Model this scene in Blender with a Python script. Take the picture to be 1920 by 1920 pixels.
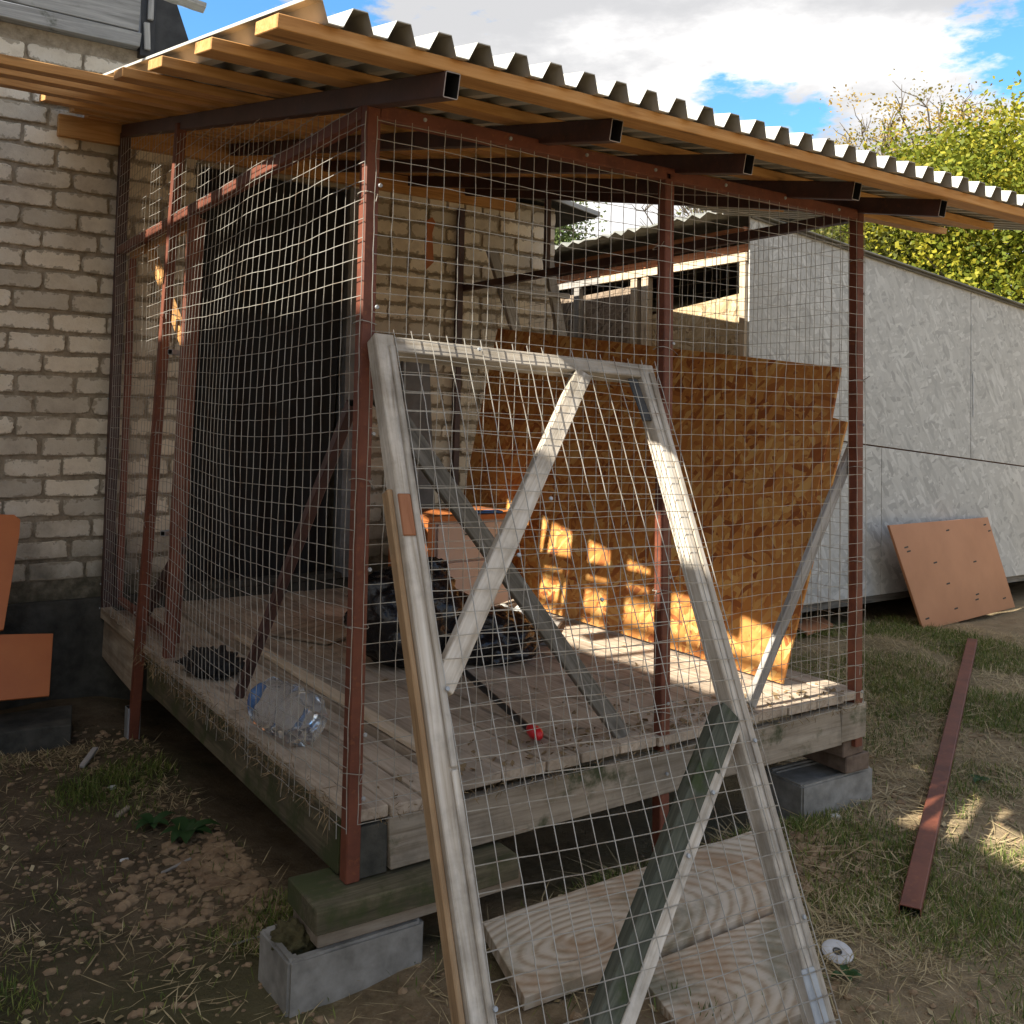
import bpy, bmesh, math, random
import numpy as np
from mathutils import Vector, Matrix, noise

random.seed(7)
rng = np.random.default_rng(7)
sc = bpy.context.scene
col = sc.collection
for o in list(bpy.data.objects):
    bpy.data.objects.remove(o)

# ------------------------------------------------------------------ camera
cam_r = Vector((0.82545428, -0.5640469, 0.02182493))
cam_u = Vector((-0.04218218, -0.02308278, 0.99884326))
cam_f = Vector((0.56289066, 0.82542006, 0.04284651))
cd = bpy.data.cameras.new('camera')
cam = bpy.data.objects.new('camera', cd)
col.objects.link(cam)
cam.matrix_world = Matrix(((cam_r.x, cam_u.x, -cam_f.x, -1.11912507),
                           (cam_r.y, cam_u.y, -cam_f.y, -2.33277588),
                           (cam_r.z, cam_u.z, -cam_f.z, 1.00127747),
                           (0, 0, 0, 1)))
cd.sensor_width = 36
cd.lens = 1824.73 / 1920 * 36
cd.shift_y = -(960 - 703.5) / 1920
cd.clip_start = 0.05
cd.clip_end = 2000
sc.camera = cam

# ------------------------------------------------------------------ light
SUN_K, SUN_T = 0.03, 0.80            # light travels (+1, -K, -T)
sd = Vector((-1, SUN_K, SUN_T)).normalized()   # towards the sun
sl = bpy.data.lights.new('sun', 'SUN')
sl.energy = 4.2
sl.angle = math.radians(0.5)
sl.color = (1.0, 0.93, 0.80)
sun = bpy.data.objects.new('sun', sl)
col.objects.link(sun)
sun.rotation_euler = sd.to_track_quat('Z', 'Y').to_euler()

sc.view_settings.view_transform = 'Standard'
sc.view_settings.look = 'None'
sc.view_settings.exposure = 1.66
sc.view_settings.gamma = 1
sc.view_settings.use_curve_mapping = False

world = bpy.data.worlds.new('World')
sc.world = world
world.use_nodes = True
wn = world.node_tree
wn.nodes.clear()


def nd(t, kind, **kw):
    n = t.nodes.new(kind)
    for k, v in kw.items():
        if k.startswith('i_'):
            n.inputs[k[2:].replace('_', ' ')].default_value = v
        else:
            setattr(n, k, v)
    return n


def mth(t, op, a, b=None, c=None, clamp=False):
    n = t.nodes.new('ShaderNodeMath')
    n.operation = op
    n.use_clamp = clamp
    for i, v in enumerate((a, b, c)):
        if v is None:
            continue
        if isinstance(v, (int, float)):
            n.inputs[i].default_value = v
        else:
            t.links.new(v, n.inputs[i])
    return n.outputs[0]


def smooth(t, v, lo, hi):
    n = t.nodes.new('ShaderNodeMapRange')
    n.interpolation_type = 'SMOOTHSTEP'
    t.links.new(v, n.inputs[0])
    n.inputs[1].default_value = lo
    n.inputs[2].default_value = hi
    return n.outputs[0]


def mixc(t, f, a, b, blend='MIX'):
    n = t.nodes.new('ShaderNodeMix')
    n.data_type = 'RGBA'
    n.blend_type = blend
    if isinstance(f, (int, float)):
        n.inputs[0].default_value = f
    else:
        t.links.new(f, n.inputs[0])
    for i, v in ((6, a), (7, b)):
        if isinstance(v, tuple):
            n.inputs[i].default_value = v + (1,) if len(v) == 3 else v
        else:
            t.links.new(v, n.inputs[i])
    return n.outputs[2]


sky = nd(wn, 'ShaderNodeTexSky')
sky.sky_type = 'NISHITA'
sky.sun_disc = False
sky.sun_elevation = math.asin(sd.z)
sky.sun_rotation = math.atan2(sd.x, sd.y)
sky.air_density = 1.3
sky.ozone_density = 2.5
sky.dust_density = 0.6
tc = nd(wn, 'ShaderNodeTexCoord')
dirv = tc.outputs['Generated']
mp = nd(wn, 'ShaderNodeMapping')
mp.inputs['Scale'].default_value = (1.6, 1.6, 4.2)
wn.links.new(dirv, mp.inputs[0])
n1 = nd(wn, 'ShaderNodeTexNoise', i_Scale=1.7, i_Detail=8.0, i_Roughness=0.55)
wn.links.new(mp.outputs[0], n1.inputs['Vector'])
n2 = nd(wn, 'ShaderNodeTexNoise', i_Scale=3.2, i_Detail=6.0, i_Roughness=0.5)
mp2 = nd(wn, 'ShaderNodeMapping')
mp2.inputs['Location'].default_value = (3.1, 1.7, 5.2)
mp2.inputs['Scale'].default_value = (1.2, 1.2, 3.6)
wn.links.new(dirv, mp2.inputs[0])
wn.links.new(mp2.outputs[0], n2.inputs['Vector'])
n3 = nd(wn, 'ShaderNodeTexNoise', i_Scale=16.0, i_Detail=8.0, i_Roughness=0.62)
wn.links.new(mp.outputs[0], n3.inputs['Vector'])
# gaps of blue between the clouds: a few broad openings with noisy rims
gap = None
for d, r in (((.262, .893, .368), .060), ((.365, .845, .392), .035), ((.690, .655, .312), .030), ((.722, .632, .300), .034), ((.752, .605, .290), .026),
             ((.850, .448, .330), .045), ((.90, .05, .42), .25), ((-.55, .70, .45), .24),
             ((.1, -.8, .6), .35), ((-.8, -.3, .5), .22), ((.30, .45, .84), .3)):
    dv = nd(wn, 'ShaderNodeVectorMath', operation='DISTANCE')
    wn.links.new(dirv, dv.inputs[0])
    dv.inputs[1].default_value = Vector(d).normalized()
    q = mth(wn, 'SUBTRACT', r * 1.25, dv.outputs['Value'])
    q = mth(wn, 'DIVIDE', q, r)
    gap = q if gap is None else mth(wn, 'MAXIMUM', gap, q)
nn = mth(wn, 'ADD', mth(wn, 'MULTIPLY', mth(wn, 'SUBTRACT', n1.outputs[0], 0.5), 2.2),
         mth(wn, 'MULTIPLY', mth(wn, 'SUBTRACT', n3.outputs[0], 0.5), 3.2))
gg = mth(wn, 'ADD', gap, nn)
blue = smooth(wn, gg, -0.15, 0.75)
shade = smooth(wn, mth(wn, 'ADD', mth(wn, 'MULTIPLY', n2.outputs[0], .8), mth(wn, 'MULTIPLY', n3.outputs[0], .2)), 0.41, 0.70)
cloud = mixc(wn, shade, (2.35, 2.35, 2.4), (4.7, 4.6, 4.5))
skyc = mixc(wn, 1.0, sky.outputs[0], (0.38, 0.66, 0.86), 'MULTIPLY')
wmix = mixc(wn, blue, cloud, skyc)
bg = nd(wn, 'ShaderNodeBackground')
bg.inputs['Strength'].default_value = 0.10
wn.links.new(wmix, bg.inputs['Color'])
wo = nd(wn, 'ShaderNodeOutputWorld')
wn.links.new(bg.outputs[0], wo.inputs[0])

# ------------------------------------------------------------------ materials
MATS = {}


def mat(name):
    m = bpy.data.materials.new(name)
    m.use_nodes = True
    t = m.node_tree
    b = t.nodes['Principled BSDF']
    MATS[name] = m
    return m, t, b


def coords(t, kind='Object', scale=(1, 1, 1), loc=(0, 0, 0), rnd=True):
    tc = t.nodes.new('ShaderNodeTexCoord')
    mp = t.nodes.new('ShaderNodeMapping')
    mp.inputs['Scale'].default_value = scale
    v = tc.outputs[kind]
    if rnd:
        oi = t.nodes.new('ShaderNodeObjectInfo')
        ad = t.nodes.new('ShaderNodeVectorMath')
        ad.operation = 'ADD'
        mu = mth(t, 'MULTIPLY', oi.outputs['Random'], 37.0)
        t.links.new(v, ad.inputs[0])
        t.links.new(mu, ad.inputs[1])
        v = ad.outputs[0]
    t.links.new(v, mp.inputs[0])
    mp.inputs['Location'].default_value = loc
    return mp.outputs[0]


def noi(t, vec, s, d=5, r=0.55, dist=0.0):
    n = nd(t, 'ShaderNodeTexNoise', i_Scale=s, i_Detail=float(d), i_Roughness=r, i_Distortion=dist)
    t.links.new(vec, n.inputs['Vector'])
    return n.outputs[0]


def ramp(t, f, stops):
    n = t.nodes.new('ShaderNodeValToRGB')
    e = n.color_ramp.elements
    while len(e) < len(stops):
        e.new(0.5)
    for i, (p, c) in enumerate(stops):
        e[i].position = p
        e[i].color = (*c, 1)
    t.links.new(f, n.inputs[0])
    return n.outputs[0]


def bump(t, b, h, s=0.3, d=0.01):
    n = nd(t, 'ShaderNodeBump')
    n.inputs['Strength'].default_value = s
    n.inputs['Distance'].default_value = d
    t.links.new(h, n.inputs['Height'])
    t.links.new(n.outputs[0], b.inputs['Normal'])


def rnd_bright(t, c, lo, hi):
    oi = t.nodes.new('ShaderNodeObjectInfo')
    v = mth(t, 'ADD', mth(t, 'MULTIPLY', oi.outputs['Random'], hi - lo), lo)
    n = t.nodes.new('ShaderNodeHueSaturation')
    t.links.new(c, n.inputs['Color'])
    t.links.new(v, n.inputs['Value'])
    return n.outputs[0]


def wood_mat(name, c1, c2, c3, rough=0.7, grain=1.0, moss=0.0, mosscol=(.035, .05, .015), spec=0.3, ring=18, lo=.82, hi=1.15, bstr=.35, dirt=0.0):
    m, t, b = mat(name)
    v = coords(t, scale=(1.2, ring, ring))
    g = noi(t, v, 1.6 * grain, 6, .6, 1.6)
    v2 = coords(t, scale=(6, 140, 140))
    f = noi(t, v2, 1.0, 3, .6)
    mm = mth(t, 'ADD', mth(t, 'MULTIPLY', g, .75), mth(t, 'MULTIPLY', f, .25))
    c = ramp(t, mm, [(.30, c1), (.48, c2), (.68, c3)])
    v3 = coords(t, scale=(1, 1, 1))
    blot = noi(t, v3, 3.5, 4, .6)
    c = mixc(t, mth(t, 'MULTIPLY', smooth(t, blot, .45, .75), .35), c, c1)
    # knots
    vk = coords(t, scale=(2.2, 9, 9))
    vo = nd(t, 'ShaderNodeTexVoronoi', i_Scale=1.0)
    t.links.new(vk, vo.inputs['Vector'])
    k = smooth(t, vo.outputs['Distance'], .16, .07)
    c = mixc(t, mth(t, 'MULTIPLY', k, .6), c, tuple(x * .45 for x in c1))
    if dirt > 0:
        vd = coords(t, 'Generated', rnd=False)
        geo = t.nodes.new('ShaderNodeNewGeometry')
        dn = noi(t, geo.outputs['Position'], 5.0, 6, .65)
        c = mixc(t, mth(t, 'MULTIPLY', smooth(t, dn, .42, .66), dirt), c, (.06, .05, .035))
    if moss > 0:
        geo = t.nodes.new('ShaderNodeNewGeometry')
        mn = noi(t, geo.outputs['Position'], 7.0, 7, .65)
        c = mixc(t, mth(t, 'MULTIPLY', smooth(t, mn, .62 - moss * .35, .78 - moss * .3), .9), c, mosscol)
    c = rnd_bright(t, c, lo, hi)
    t.links.new(c, b.inputs['Base Color'])
    b.inputs['Roughness'].default_value = rough
    b.inputs['Specular IOR Level'].default_value = spec
    bump(t, b, mm, bstr, .004)
    return m


wood_mat('new_wood', (.34, .155, .048), (.50, .26, .090), (.62, .36, .15), .65, 1, lo=.9, hi=1.1)
wood_mat('grey_wood', (.18, .16, .14), (.33, .31, .285), (.46, .44, .42), .8, 1, dirt=.25)
wood_mat('gate_wood', (.27, .22, .165), (.47, .42, .35), (.61, .57, .51), .75, 1, dirt=.45)
wood_mat('gate_side_wood', (.20, .12, .06), (.33, .21, .11), (.42, .29, .17), .75, 1, dirt=.3)
wood_mat('dark_wood', (.07, .062, .052), (.15, .14, .12), (.25, .235, .21), .8, 1, dirt=.3)
wood_mat('green_wood', (.032, .036, .026), (.075, .08, .058), (.15, .15, .115), .85, 1, moss=.25)
wood_mat('deck_wood', (.28, .21, .15), (.45, .365, .28), (.56, .475, .38), .8, 1, dirt=.35)
wood_mat('skirt_wood', (.19, .15, .10), (.33, .275, .21), (.44, .38, .30), .85, 1, moss=.28, dirt=.4)
wood_mat('mossy_wood', (.045, .040, .024), (.10, .085, .052), (.17, .145, .09), .9, 1, moss=.5, mosscol=(.045, .055, .018), dirt=.4)
wood_mat('old_wood', (.14, .09, .05), (.34, .27, .20), (.50, .43, .34), .8, .6, ring=9, dirt=.35, bstr=.7)
wood_mat('weather_board', (.20, .20, .19), (.33, .33, .32), (.45, .45, .43), .85, 1, moss=.08)
wood_mat('shed_wood', (.36, .28, .19), (.52, .42, .30), (.64, .54, .42), .75, 1)
wood_mat('red_wood', (.22, .08, .035), (.36, .15, .07), (.45, .21, .11), .7, 1)

# wide rough boards with strong rings
m, t, b = mat('ringed_board')
v = coords(t, scale=(1, 1, 1), rnd=False)
mpw = t.nodes.new('ShaderNodeMapping')
mpw.inputs['Scale'].default_value = (.42, 1.0, 1.0)
mpw.inputs['Location'].default_value = (.10, -.03, 0)
t.links.new(v, mpw.inputs[0])
nw = noi(t, v, 2.2, 4, .5)
w = nd(t, 'ShaderNodeTexWave', wave_type='RINGS', rings_direction='Z', i_Scale=15.0, i_Distortion=2.6, i_Detail=2.0)
w.inputs['Detail Scale'].default_value = .8
t.links.new(mpw.outputs[0], w.inputs['Vector'])
vf = coords(t, scale=(5, 120, 120))
fine = noi(t, vf, 1.0, 4, .6)
nb = noi(t, v, 4, 5, .6)
gm_ = mth(t, 'ADD', mth(t, 'MULTIPLY', w.outputs['Fac'], .5), mth(t, 'MULTIPLY', fine, .5))
c = ramp(t, gm_, [(.15, (.32, .23, .15)), (.45, (.50, .42, .32)), (.85, (.58, .50, .41))])
c = mixc(t, mth(t, 'MULTIPLY', smooth(t, nb, .45, .70), .7), c, (.30, .17, .08))
geo = t.nodes.new('ShaderNodeNewGeometry')
mn = noi(t, geo.outputs['Position'], 3.4, 6, .6)
c = mixc(t, mth(t, 'MULTIPLY', smooth(t, mn, .48, .64), .7), c, (.12, .12, .07))
t.links.new(c, b.inputs['Base Color'])
b.inputs['Roughness'].default_value = .85
bump(t, b, gm_, .6, .004)


def steel(name, c1, c2, rust, rough=.45):
    m, t, b = mat(name)
    geo = t.nodes.new('ShaderNodeNewGeometry')
    n_ = noi(t, geo.outputs['Position'], 9, 6, .65)
    n2_ = noi(t, geo.outputs['Position'], 60, 4, .6)
    c = ramp(t, n_, [(.3, c1), (.6, c2)])
    c = mixc(t, mth(t, 'MULTIPLY', smooth(t, n2_, .55, .7), rust), c, (.24, .085, .03))
    t.links.new(c, b.inputs['Base Color'])
    b.inputs['Roughness'].default_value = rough
    bump(t, b, n2_, .15, .002)
    return m


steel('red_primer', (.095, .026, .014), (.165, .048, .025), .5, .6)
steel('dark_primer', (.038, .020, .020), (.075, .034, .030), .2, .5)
steel('raw_edge', (.20, .17, .15), (.30, .26, .24), .3, .4)

m, t, b = mat('galvanised_wire')
geo = t.nodes.new('ShaderNodeNewGeometry')
nw_ = noi(t, geo.outputs['Position'], 11, 5, .7)
t.links.new(ramp(t, nw_, [(.32, (.20, .15, .11)), (.46, (.33, .31, .27)), (.7, (.44, .43, .40))]), b.inputs['Base Color'])
b.inputs['Metallic'].default_value = .25
b.inputs['Roughness'].default_value = .45
m, t, b = mat('roof_zinc')
geo = t.nodes.new('ShaderNodeNewGeometry')
n_ = noi(t, geo.outputs['Position'], 3, 6, .6)
c = ramp(t, n_, [(.3, (.34, .34, .31)), (.7, (.48, .48, .45))])
t.links.new(c, b.inputs['Base Color'])
b.inputs['Metallic'].default_value = .1
b.inputs['Roughness'].default_value = .5

# silicate brick: cream, chipped, damp and green near the foot of the wall
m, t, b = mat('brick_cream')
geo = t.nodes.new('ShaderNodeNewGeometry')
pos = geo.outputs['Position']
sx = t.nodes.new('ShaderNodeSeparateXYZ')
t.links.new(pos, sx.inputs[0])
nb = noi(t, pos, 6, 6, .65)
nf = noi(t, pos, 90, 4, .7)
c = ramp(t, nb, [(.3, (.54, .46, .36)), (.5, (.70, .62, .49)), (.72, (.78, .72, .61))])
c = mixc(t, mth(t, 'MULTIPLY', smooth(t, nf, .58, .75), .45), c, (.25, .20, .15))
damp = mth(t, 'ADD', sx.outputs[2], mth(t, 'MULTIPLY', nb, .5))
c = mixc(t, mth(t, 'MULTIPLY', smooth(t, damp, .72, .18), .86), c, (.055, .062, .040))
c = rnd_bright(t, c, .72, 1.14)
tco = t.nodes.new('ShaderNodeTexCoord')
sxo = t.nodes.new('ShaderNodeSeparateXYZ')
t.links.new(tco.outputs['Object'], sxo.inputs[0])
ex = mth(t, 'SUBTRACT', .124, mth(t, 'ABSOLUTE', sxo.outputs[0]))
ez = mth(t, 'SUBTRACT', .043, mth(t, 'ABSOLUTE', sxo.outputs[2]))
en = mth(t, 'MINIMUM', mth(t, 'ABSOLUTE', ex), mth(t, 'ABSOLUTE', ez))
sm = noi(t, pos, 24, 6, .65)
en = mth(t, 'SUBTRACT', en, mth(t, 'MULTIPLY', mth(t, 'SUBTRACT', sm, .47), .12))
c = mixc(t, mth(t, 'MULTIPLY', smooth(t, en, .005, -.002), .75), c, (.27, .225, .16))
t.links.new(c, b.inputs['Base Color'])
b.inputs['Roughness'].default_value = .9
bump(t, b, noi(t, pos, 55, 6, .7), .55, .004)

m, t, b = mat('mortar')
geo = t.nodes.new('ShaderNodeNewGeometry')
pos = geo.outputs['Position']
nb = noi(t, pos, 14, 7, .7)
sx = t.nodes.new('ShaderNodeSeparateXYZ')
t.links.new(pos, sx.inputs[0])
c = ramp(t, nb, [(.3, (.17, .135, .09)), (.55, (.33, .275, .20)), (.75, (.46, .40, .31))])
damp = mth(t, 'ADD', sx.outputs[2], mth(t, 'MULTIPLY', nb, .5))
c = mixc(t, mth(t, 'MULTIPLY', smooth(t, damp, .72, .18), .85), c, (.035, .038, .022))
t.links.new(c, b.inputs['Base Color'])
b.inputs['Roughness'].default_value = .95
bump(t, b, nb, .9, .012)


def osb(name, base, chips, dark, sheen=.6, scale=1.0):
    m, t, b = mat(name)
    v = coords(t, scale=(1, 1, 1), rnd=True)
    nv = nd(t, 'ShaderNodeTexNoise', i_Scale=14.0 * scale, i_Detail=3.0)
    t.links.new(v, nv.inputs['Vector'])
    vm = nd(t, 'ShaderNodeVectorMath', operation='MULTIPLY_ADD')
    t.links.new(nv.outputs['Color'], vm.inputs[0])
    vm.inputs[1].default_value = (.035, .035, 0)
    t.links.new(v, vm.inputs[2])
    vd_ = vm.outputs[0]
    res = None
    cc = None
    for i, (sx_, sy_, rot) in enumerate(((12, 44, .3), (12, 46, 1.35), (13, 42, 2.2), (11, 48, 2.85), (12, 44, .85))):
        m0 = t.nodes.new('ShaderNodeMapping')
        m0.inputs['Rotation'].default_value = (0, 0, rot)
        t.links.new(vd_, m0.inputs[0])
        mp = t.nodes.new('ShaderNodeMapping')
        mp.inputs['Scale'].default_value = (sx_ * scale, sy_ * scale, 10)
        mp.inputs['Location'].default_value = (i * 3.3, i * 1.7, 0)
        t.links.new(m0.outputs[0], mp.inputs[0])
        vo = nd(t, 'ShaderNodeTexVoronoi', i_Scale=1.0)
        t.links.new(mp.outputs[0], vo.inputs['Vector'])
        sp = t.nodes.new('ShaderNodeSeparateColor')
        t.links.new(vo.outputs['Color'], sp.inputs[0])
        c_ = ramp(t, sp.outputs[0], [(0.0, dark), (.22, base), (.7, chips[0]), (1.0, chips[1])])
        h_ = sp.outputs[1]
        if cc is None:
            cc, res = c_, h_
        else:
            k = mth(t, 'GREATER_THAN', sp.outputs[2], .55)
            cc = mixc(t, k, cc, c_)
            res = mth(t, 'ADD', mth(t, 'MULTIPLY', res, mth(t, 'SUBTRACT', 1.0, k)), mth(t, 'MULTIPLY', h_, k))
    big = noi(t, v, 1.8, 5, .6)
    geo_ = t.nodes.new('ShaderNodeNewGeometry')
    mst = t.nodes.new('ShaderNodeMapping')
    mst.inputs['Scale'].default_value = (9, 9, .8)
    t.links.new(geo_.outputs['Position'], mst.inputs[0])
    cc = mixc(t, mth(t, 'MULTIPLY', smooth(t, noi(t, mst.outputs[0], 1.0, 5, .65), .52, .74), .38), cc, dark)
    cc = mixc(t, mth(t, 'MULTIPLY', smooth(t, big, .4, .75), .25), cc, dark)
    t.links.new(cc, b.inputs['Base Color'])
    b.inputs['Roughness'].default_value = sheen
    bump(t, b, res, .25, .002)


osb('osb_orange', (.50, .195, .045), ((.58, .28, .072), (.70, .43, .15)), (.27, .075, .018))
osb('osb_grey', (.45, .45, .425), ((.50, .50, .47), (.60, .60, .57)), (.36, .36, .34), .85, .8)
osb('osb_dim', (.20, .15, .105), ((.27, .205, .15), (.36, .29, .22)), (.10, .07, .05), .85)
osb('osb_pale', (.42, .31, .17), ((.52, .40, .24), (.62, .50, .32)), (.26, .18, .10), .8)


def simple(name, c1, c2, scale=8, rough=.7, metal=0, bs=.2, bd=.004, det=6, spec=.5):
    m, t, b = mat(name)
    geo = t.nodes.new('ShaderNodeNewGeometry')
    n_ = noi(t, geo.outputs['Position'], scale, det, .6)
    t.links.new(ramp(t, n_, [(.32, c1), (.68, c2)]), b.inputs['Base Color'])
    b.inputs['Roughness'].default_value = rough
    b.inputs['Metallic'].default_value = metal
    b.inputs['Specular IOR Level'].default_value = spec
    bump(t, b, n_, bs, bd)
    return m


simple('black_film', (.0015, .0015, .002), (.005, .005, .006), 4, .75, bs=.3, bd=.02)
simple('bag_plastic', (.006, .006, .007), (.014, .014, .016), 16, .25, bs=.9, bd=.012, det=4)
simple('concrete', (.17, .16, .14), (.33, .315, .285), 14, .9, bs=.5, bd=.004)
simple('dark_concrete', (.030, .030, .024), (.085, .08, .066), 12, .95, bs=.8, bd=.01)
simple('grey_plaster', (.15, .155, .16), (.27, .275, .28), 7, .9, bs=.4)
simple('laminate', (.40, .175, .085), (.49, .225, .115), 2.5, .45, bs=.05)
simple('orange_laminate', (.38, .10, .02), (.50, .15, .032), 2.5, .45, bs=.05)
simple('pink_laminate', (.50, .40, .34), (.58, .47, .41), 3, .4, bs=.03)
simple('rust_trim', (.36, .11, .03), (.48, .17, .05), 7, .5)
simple('brown_boards', (.10, .045, .028), (.20, .10, .06), 6, .9)
simple('slate', (.16, .165, .15), (.30, .30, .275), 6, .9, bs=.4)
simple('dark_void', (.012, .010, .009), (.026, .022, .018), 6, .95)
simple('red_plastic', (.55, .015, .02), (.65, .02, .03), 5, .3)
simple('black_steel', (.012, .012, .013), (.035, .033, .030), 9, .5)
simple('disc_grey', (.45, .45, .46), (.58, .57, .57), 20, .6)
simple('blue_plastic', (.02, .12, .35), (.03, .18, .45), 5, .4)
simple('paper_scrap', (.5, .5, .48), (.65, .65, .62), 20, .8)
simple('roof_felt', (.018, .020, .022), (.05, .052, .055), 10, .85)
simple('clay_brick', (.10, .065, .045), (.20, .145, .105), 20, .9, bs=.6)
simple('bark', (.07, .055, .04), (.16, .13, .10), 25, .95, bs=.8)
simple('galv_plate', (.30, .32, .34), (.42, .44, .46), 18, .5, .4)
simple('straw', (.30, .22, .11), (.45, .36, .20), 4, .8)
simple('straw_dark', (.15, .10, .05), (.26, .18, .09), 4, .85)
simple('clod_soil', (.16, .10, .055), (.33, .23, .135), 14, .95, bs=.8, bd=.01)

m, t, b = mat('clear_plastic')
b.inputs['Base Color'].default_value = (.90, .95, 1, 1)
b.inputs['Roughness'].default_value = .08
b.inputs['Transmission Weight'].default_value = .94
b.inputs['IOR'].default_value = 1.15


def leafmat(name, stops, tr=.35):
    m, t, b = mat(name)
    geo = t.nodes.new('ShaderNodeNewGeometry')
    at = nd(t, 'ShaderNodeAttribute')
    at.attribute_name = 'tone'
    n_ = noi(t, geo.outputs['Position'], .8, 4, .6)
    f = mth(t, 'ADD', mth(t, 'MULTIPLY', n_, .5), mth(t, 'MULTIPLY', at.outputs['Fac'], .5))
    c = ramp(t, f, stops)
    t.links.new(c, b.inputs['Base Color'])
    b.inputs['Roughness'].default_value = .6
    b.inputs['Specular IOR Level'].default_value = .25
    tl = t.nodes.new('ShaderNodeBsdfTranslucent')
    t.links.new(c, tl.inputs[0])
    mx = t.nodes.new('ShaderNodeMixShader')
    mx.inputs[0].default_value = tr
    t.links.new(b.outputs[0], mx.inputs[1])
    t.links.new(tl.outputs[0], mx.inputs[2])
    t.links.new(mx.outputs[0], t.nodes['Material Output'].inputs[0])


leafmat('leaf_yellowgreen', [(.22, (.05, .075, .010)), (.48, (.17, .20, .018)), (.78, (.42, .36, .035))])
leafmat('leaf_yellow', [(.25, (.16, .14, .03)), (.5, (.32, .24, .035)), (.75, (.42, .27, .05))])
leafmat('leaf_pale', [(.25, (.10, .15, .05)), (.5, (.17, .23, .08)), (.75, (.30, .32, .12))])
leafmat('leaf_olive', [(.25, (.07, .08, .02)), (.5, (.14, .15, .035)), (.75, (.26, .22, .05))])
leafmat('weed_green', [(.2, (.03, .07, .02)), (.5, (.05, .12, .035)), (.8, (.10, .18, .06))], .2)
leafmat('grass_green', [(.2, (.05, .085, .014)), (.5, (.11, .15, .028)), (.8, (.25, .25, .07))], .2)
leafmat('grass_dry', [(.2, (.24, .18, .09)), (.5, (.42, .33, .18)), (.8, (.56, .46, .28))], .15)

# ground: loam, sand, moss
m, t, b = mat('ground_soil')
geo = t.nodes.new('ShaderNodeNewGeometry')
pos = geo.outputs['Position']
n_a = noi(t, pos, 1.1, 6, .6)
n_b = noi(t, pos, 7, 8, .7)
n_c = noi(t, pos, 45, 6, .75)
c = ramp(t, n_b, [(.28, (.075, .052, .030)), (.5, (.21, .15, .088)), (.72, (.34, .26, .165))])
c = mixc(t, mth(t, 'MULTIPLY', smooth(t, n_c, .5, .7), .55), c, (.30, .235, .155))
c = mixc(t, mth(t, 'MULTIPLY', smooth(t, n_a, .46, .62), .7), c, (.055, .060, .020))
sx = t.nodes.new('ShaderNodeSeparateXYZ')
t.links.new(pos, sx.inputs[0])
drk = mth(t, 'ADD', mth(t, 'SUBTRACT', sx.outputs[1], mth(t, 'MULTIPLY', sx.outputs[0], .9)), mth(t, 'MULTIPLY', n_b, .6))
# earth colour darkens towards the far left by the wall
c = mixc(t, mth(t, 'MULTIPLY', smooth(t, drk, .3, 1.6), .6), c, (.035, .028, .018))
rt = smooth(t, mth(t, 'ADD', sx.outputs[0], n_b), .9, 2.0)
c = mixc(t, mth(t, 'MULTIPLY', rt, .42), c, (.36, .285, .175))
t.links.new(c, b.inputs['Base Color'])
b.inputs['Roughness'].default_value = .95
b.inputs['Specular IOR Level'].default_value = .2
bump(t, b, mth(t, 'ADD', n_b, mth(t, 'MULTIPLY', n_c, .4)), .9, .03)

# ------------------------------------------------------------------ builders


def tag(o, label=None, cat=None, group=None, kind=None):
    if label: o['label'] = label
    if cat: o['category'] = cat
    if group: o['group'] = group
    if kind: o['kind'] = kind
    return o


def empty(name, loc, label, cat, group=None):
    o = bpy.data.objects.new(name, None)
    col.objects.link(o)
    o.location = loc
    o.empty_display_size = .1
    return tag(o, label, cat, group)


def setpar(o, parent, mw):
    if parent is not None:
        o.parent = parent
        pw = parent.get('_w')
        L = Vector(parent.location) if parent.type == 'EMPTY' else None
        base = Matrix.Translation(L) if L is not None else Matrix(WORLD.get(parent.name, Matrix.Identity(4)))
        o.matrix_parent_inverse = base.inverted()
    o.matrix_basis = mw
    WORLD[o.name] = mw.copy()


WORLD = {}


def meshobj(name, verts, faces, m, parent=None, mw=None, smooth_=False):
    me = bpy.data.meshes.new(name)
    me.from_pydata([tuple(v) for v in verts], [], faces)
    me.materials.append(MATS[m])
    if smooth_:
        me.polygons.foreach_set('use_smooth', [True] * len(me.polygons))
    o = bpy.data.objects.new(name, me)
    col.objects.link(o)
    setpar(o, parent, mw if mw is not None else Matrix.Identity(4))
    return o


def basis(A, B, up):
    A, B = Vector(A), Vector(B)
    x = (B - A).normalized()
    z = Vector(up)
    z = (z - x * z.dot(x)).normalized()
    y = z.cross(x)
    M = Matrix(((x.x, y.x, z.x, 0), (x.y, y.y, z.y, 0), (x.z, y.z, z.z, 0), (0, 0, 0, 1)))
    return M, (B - A).length


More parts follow.
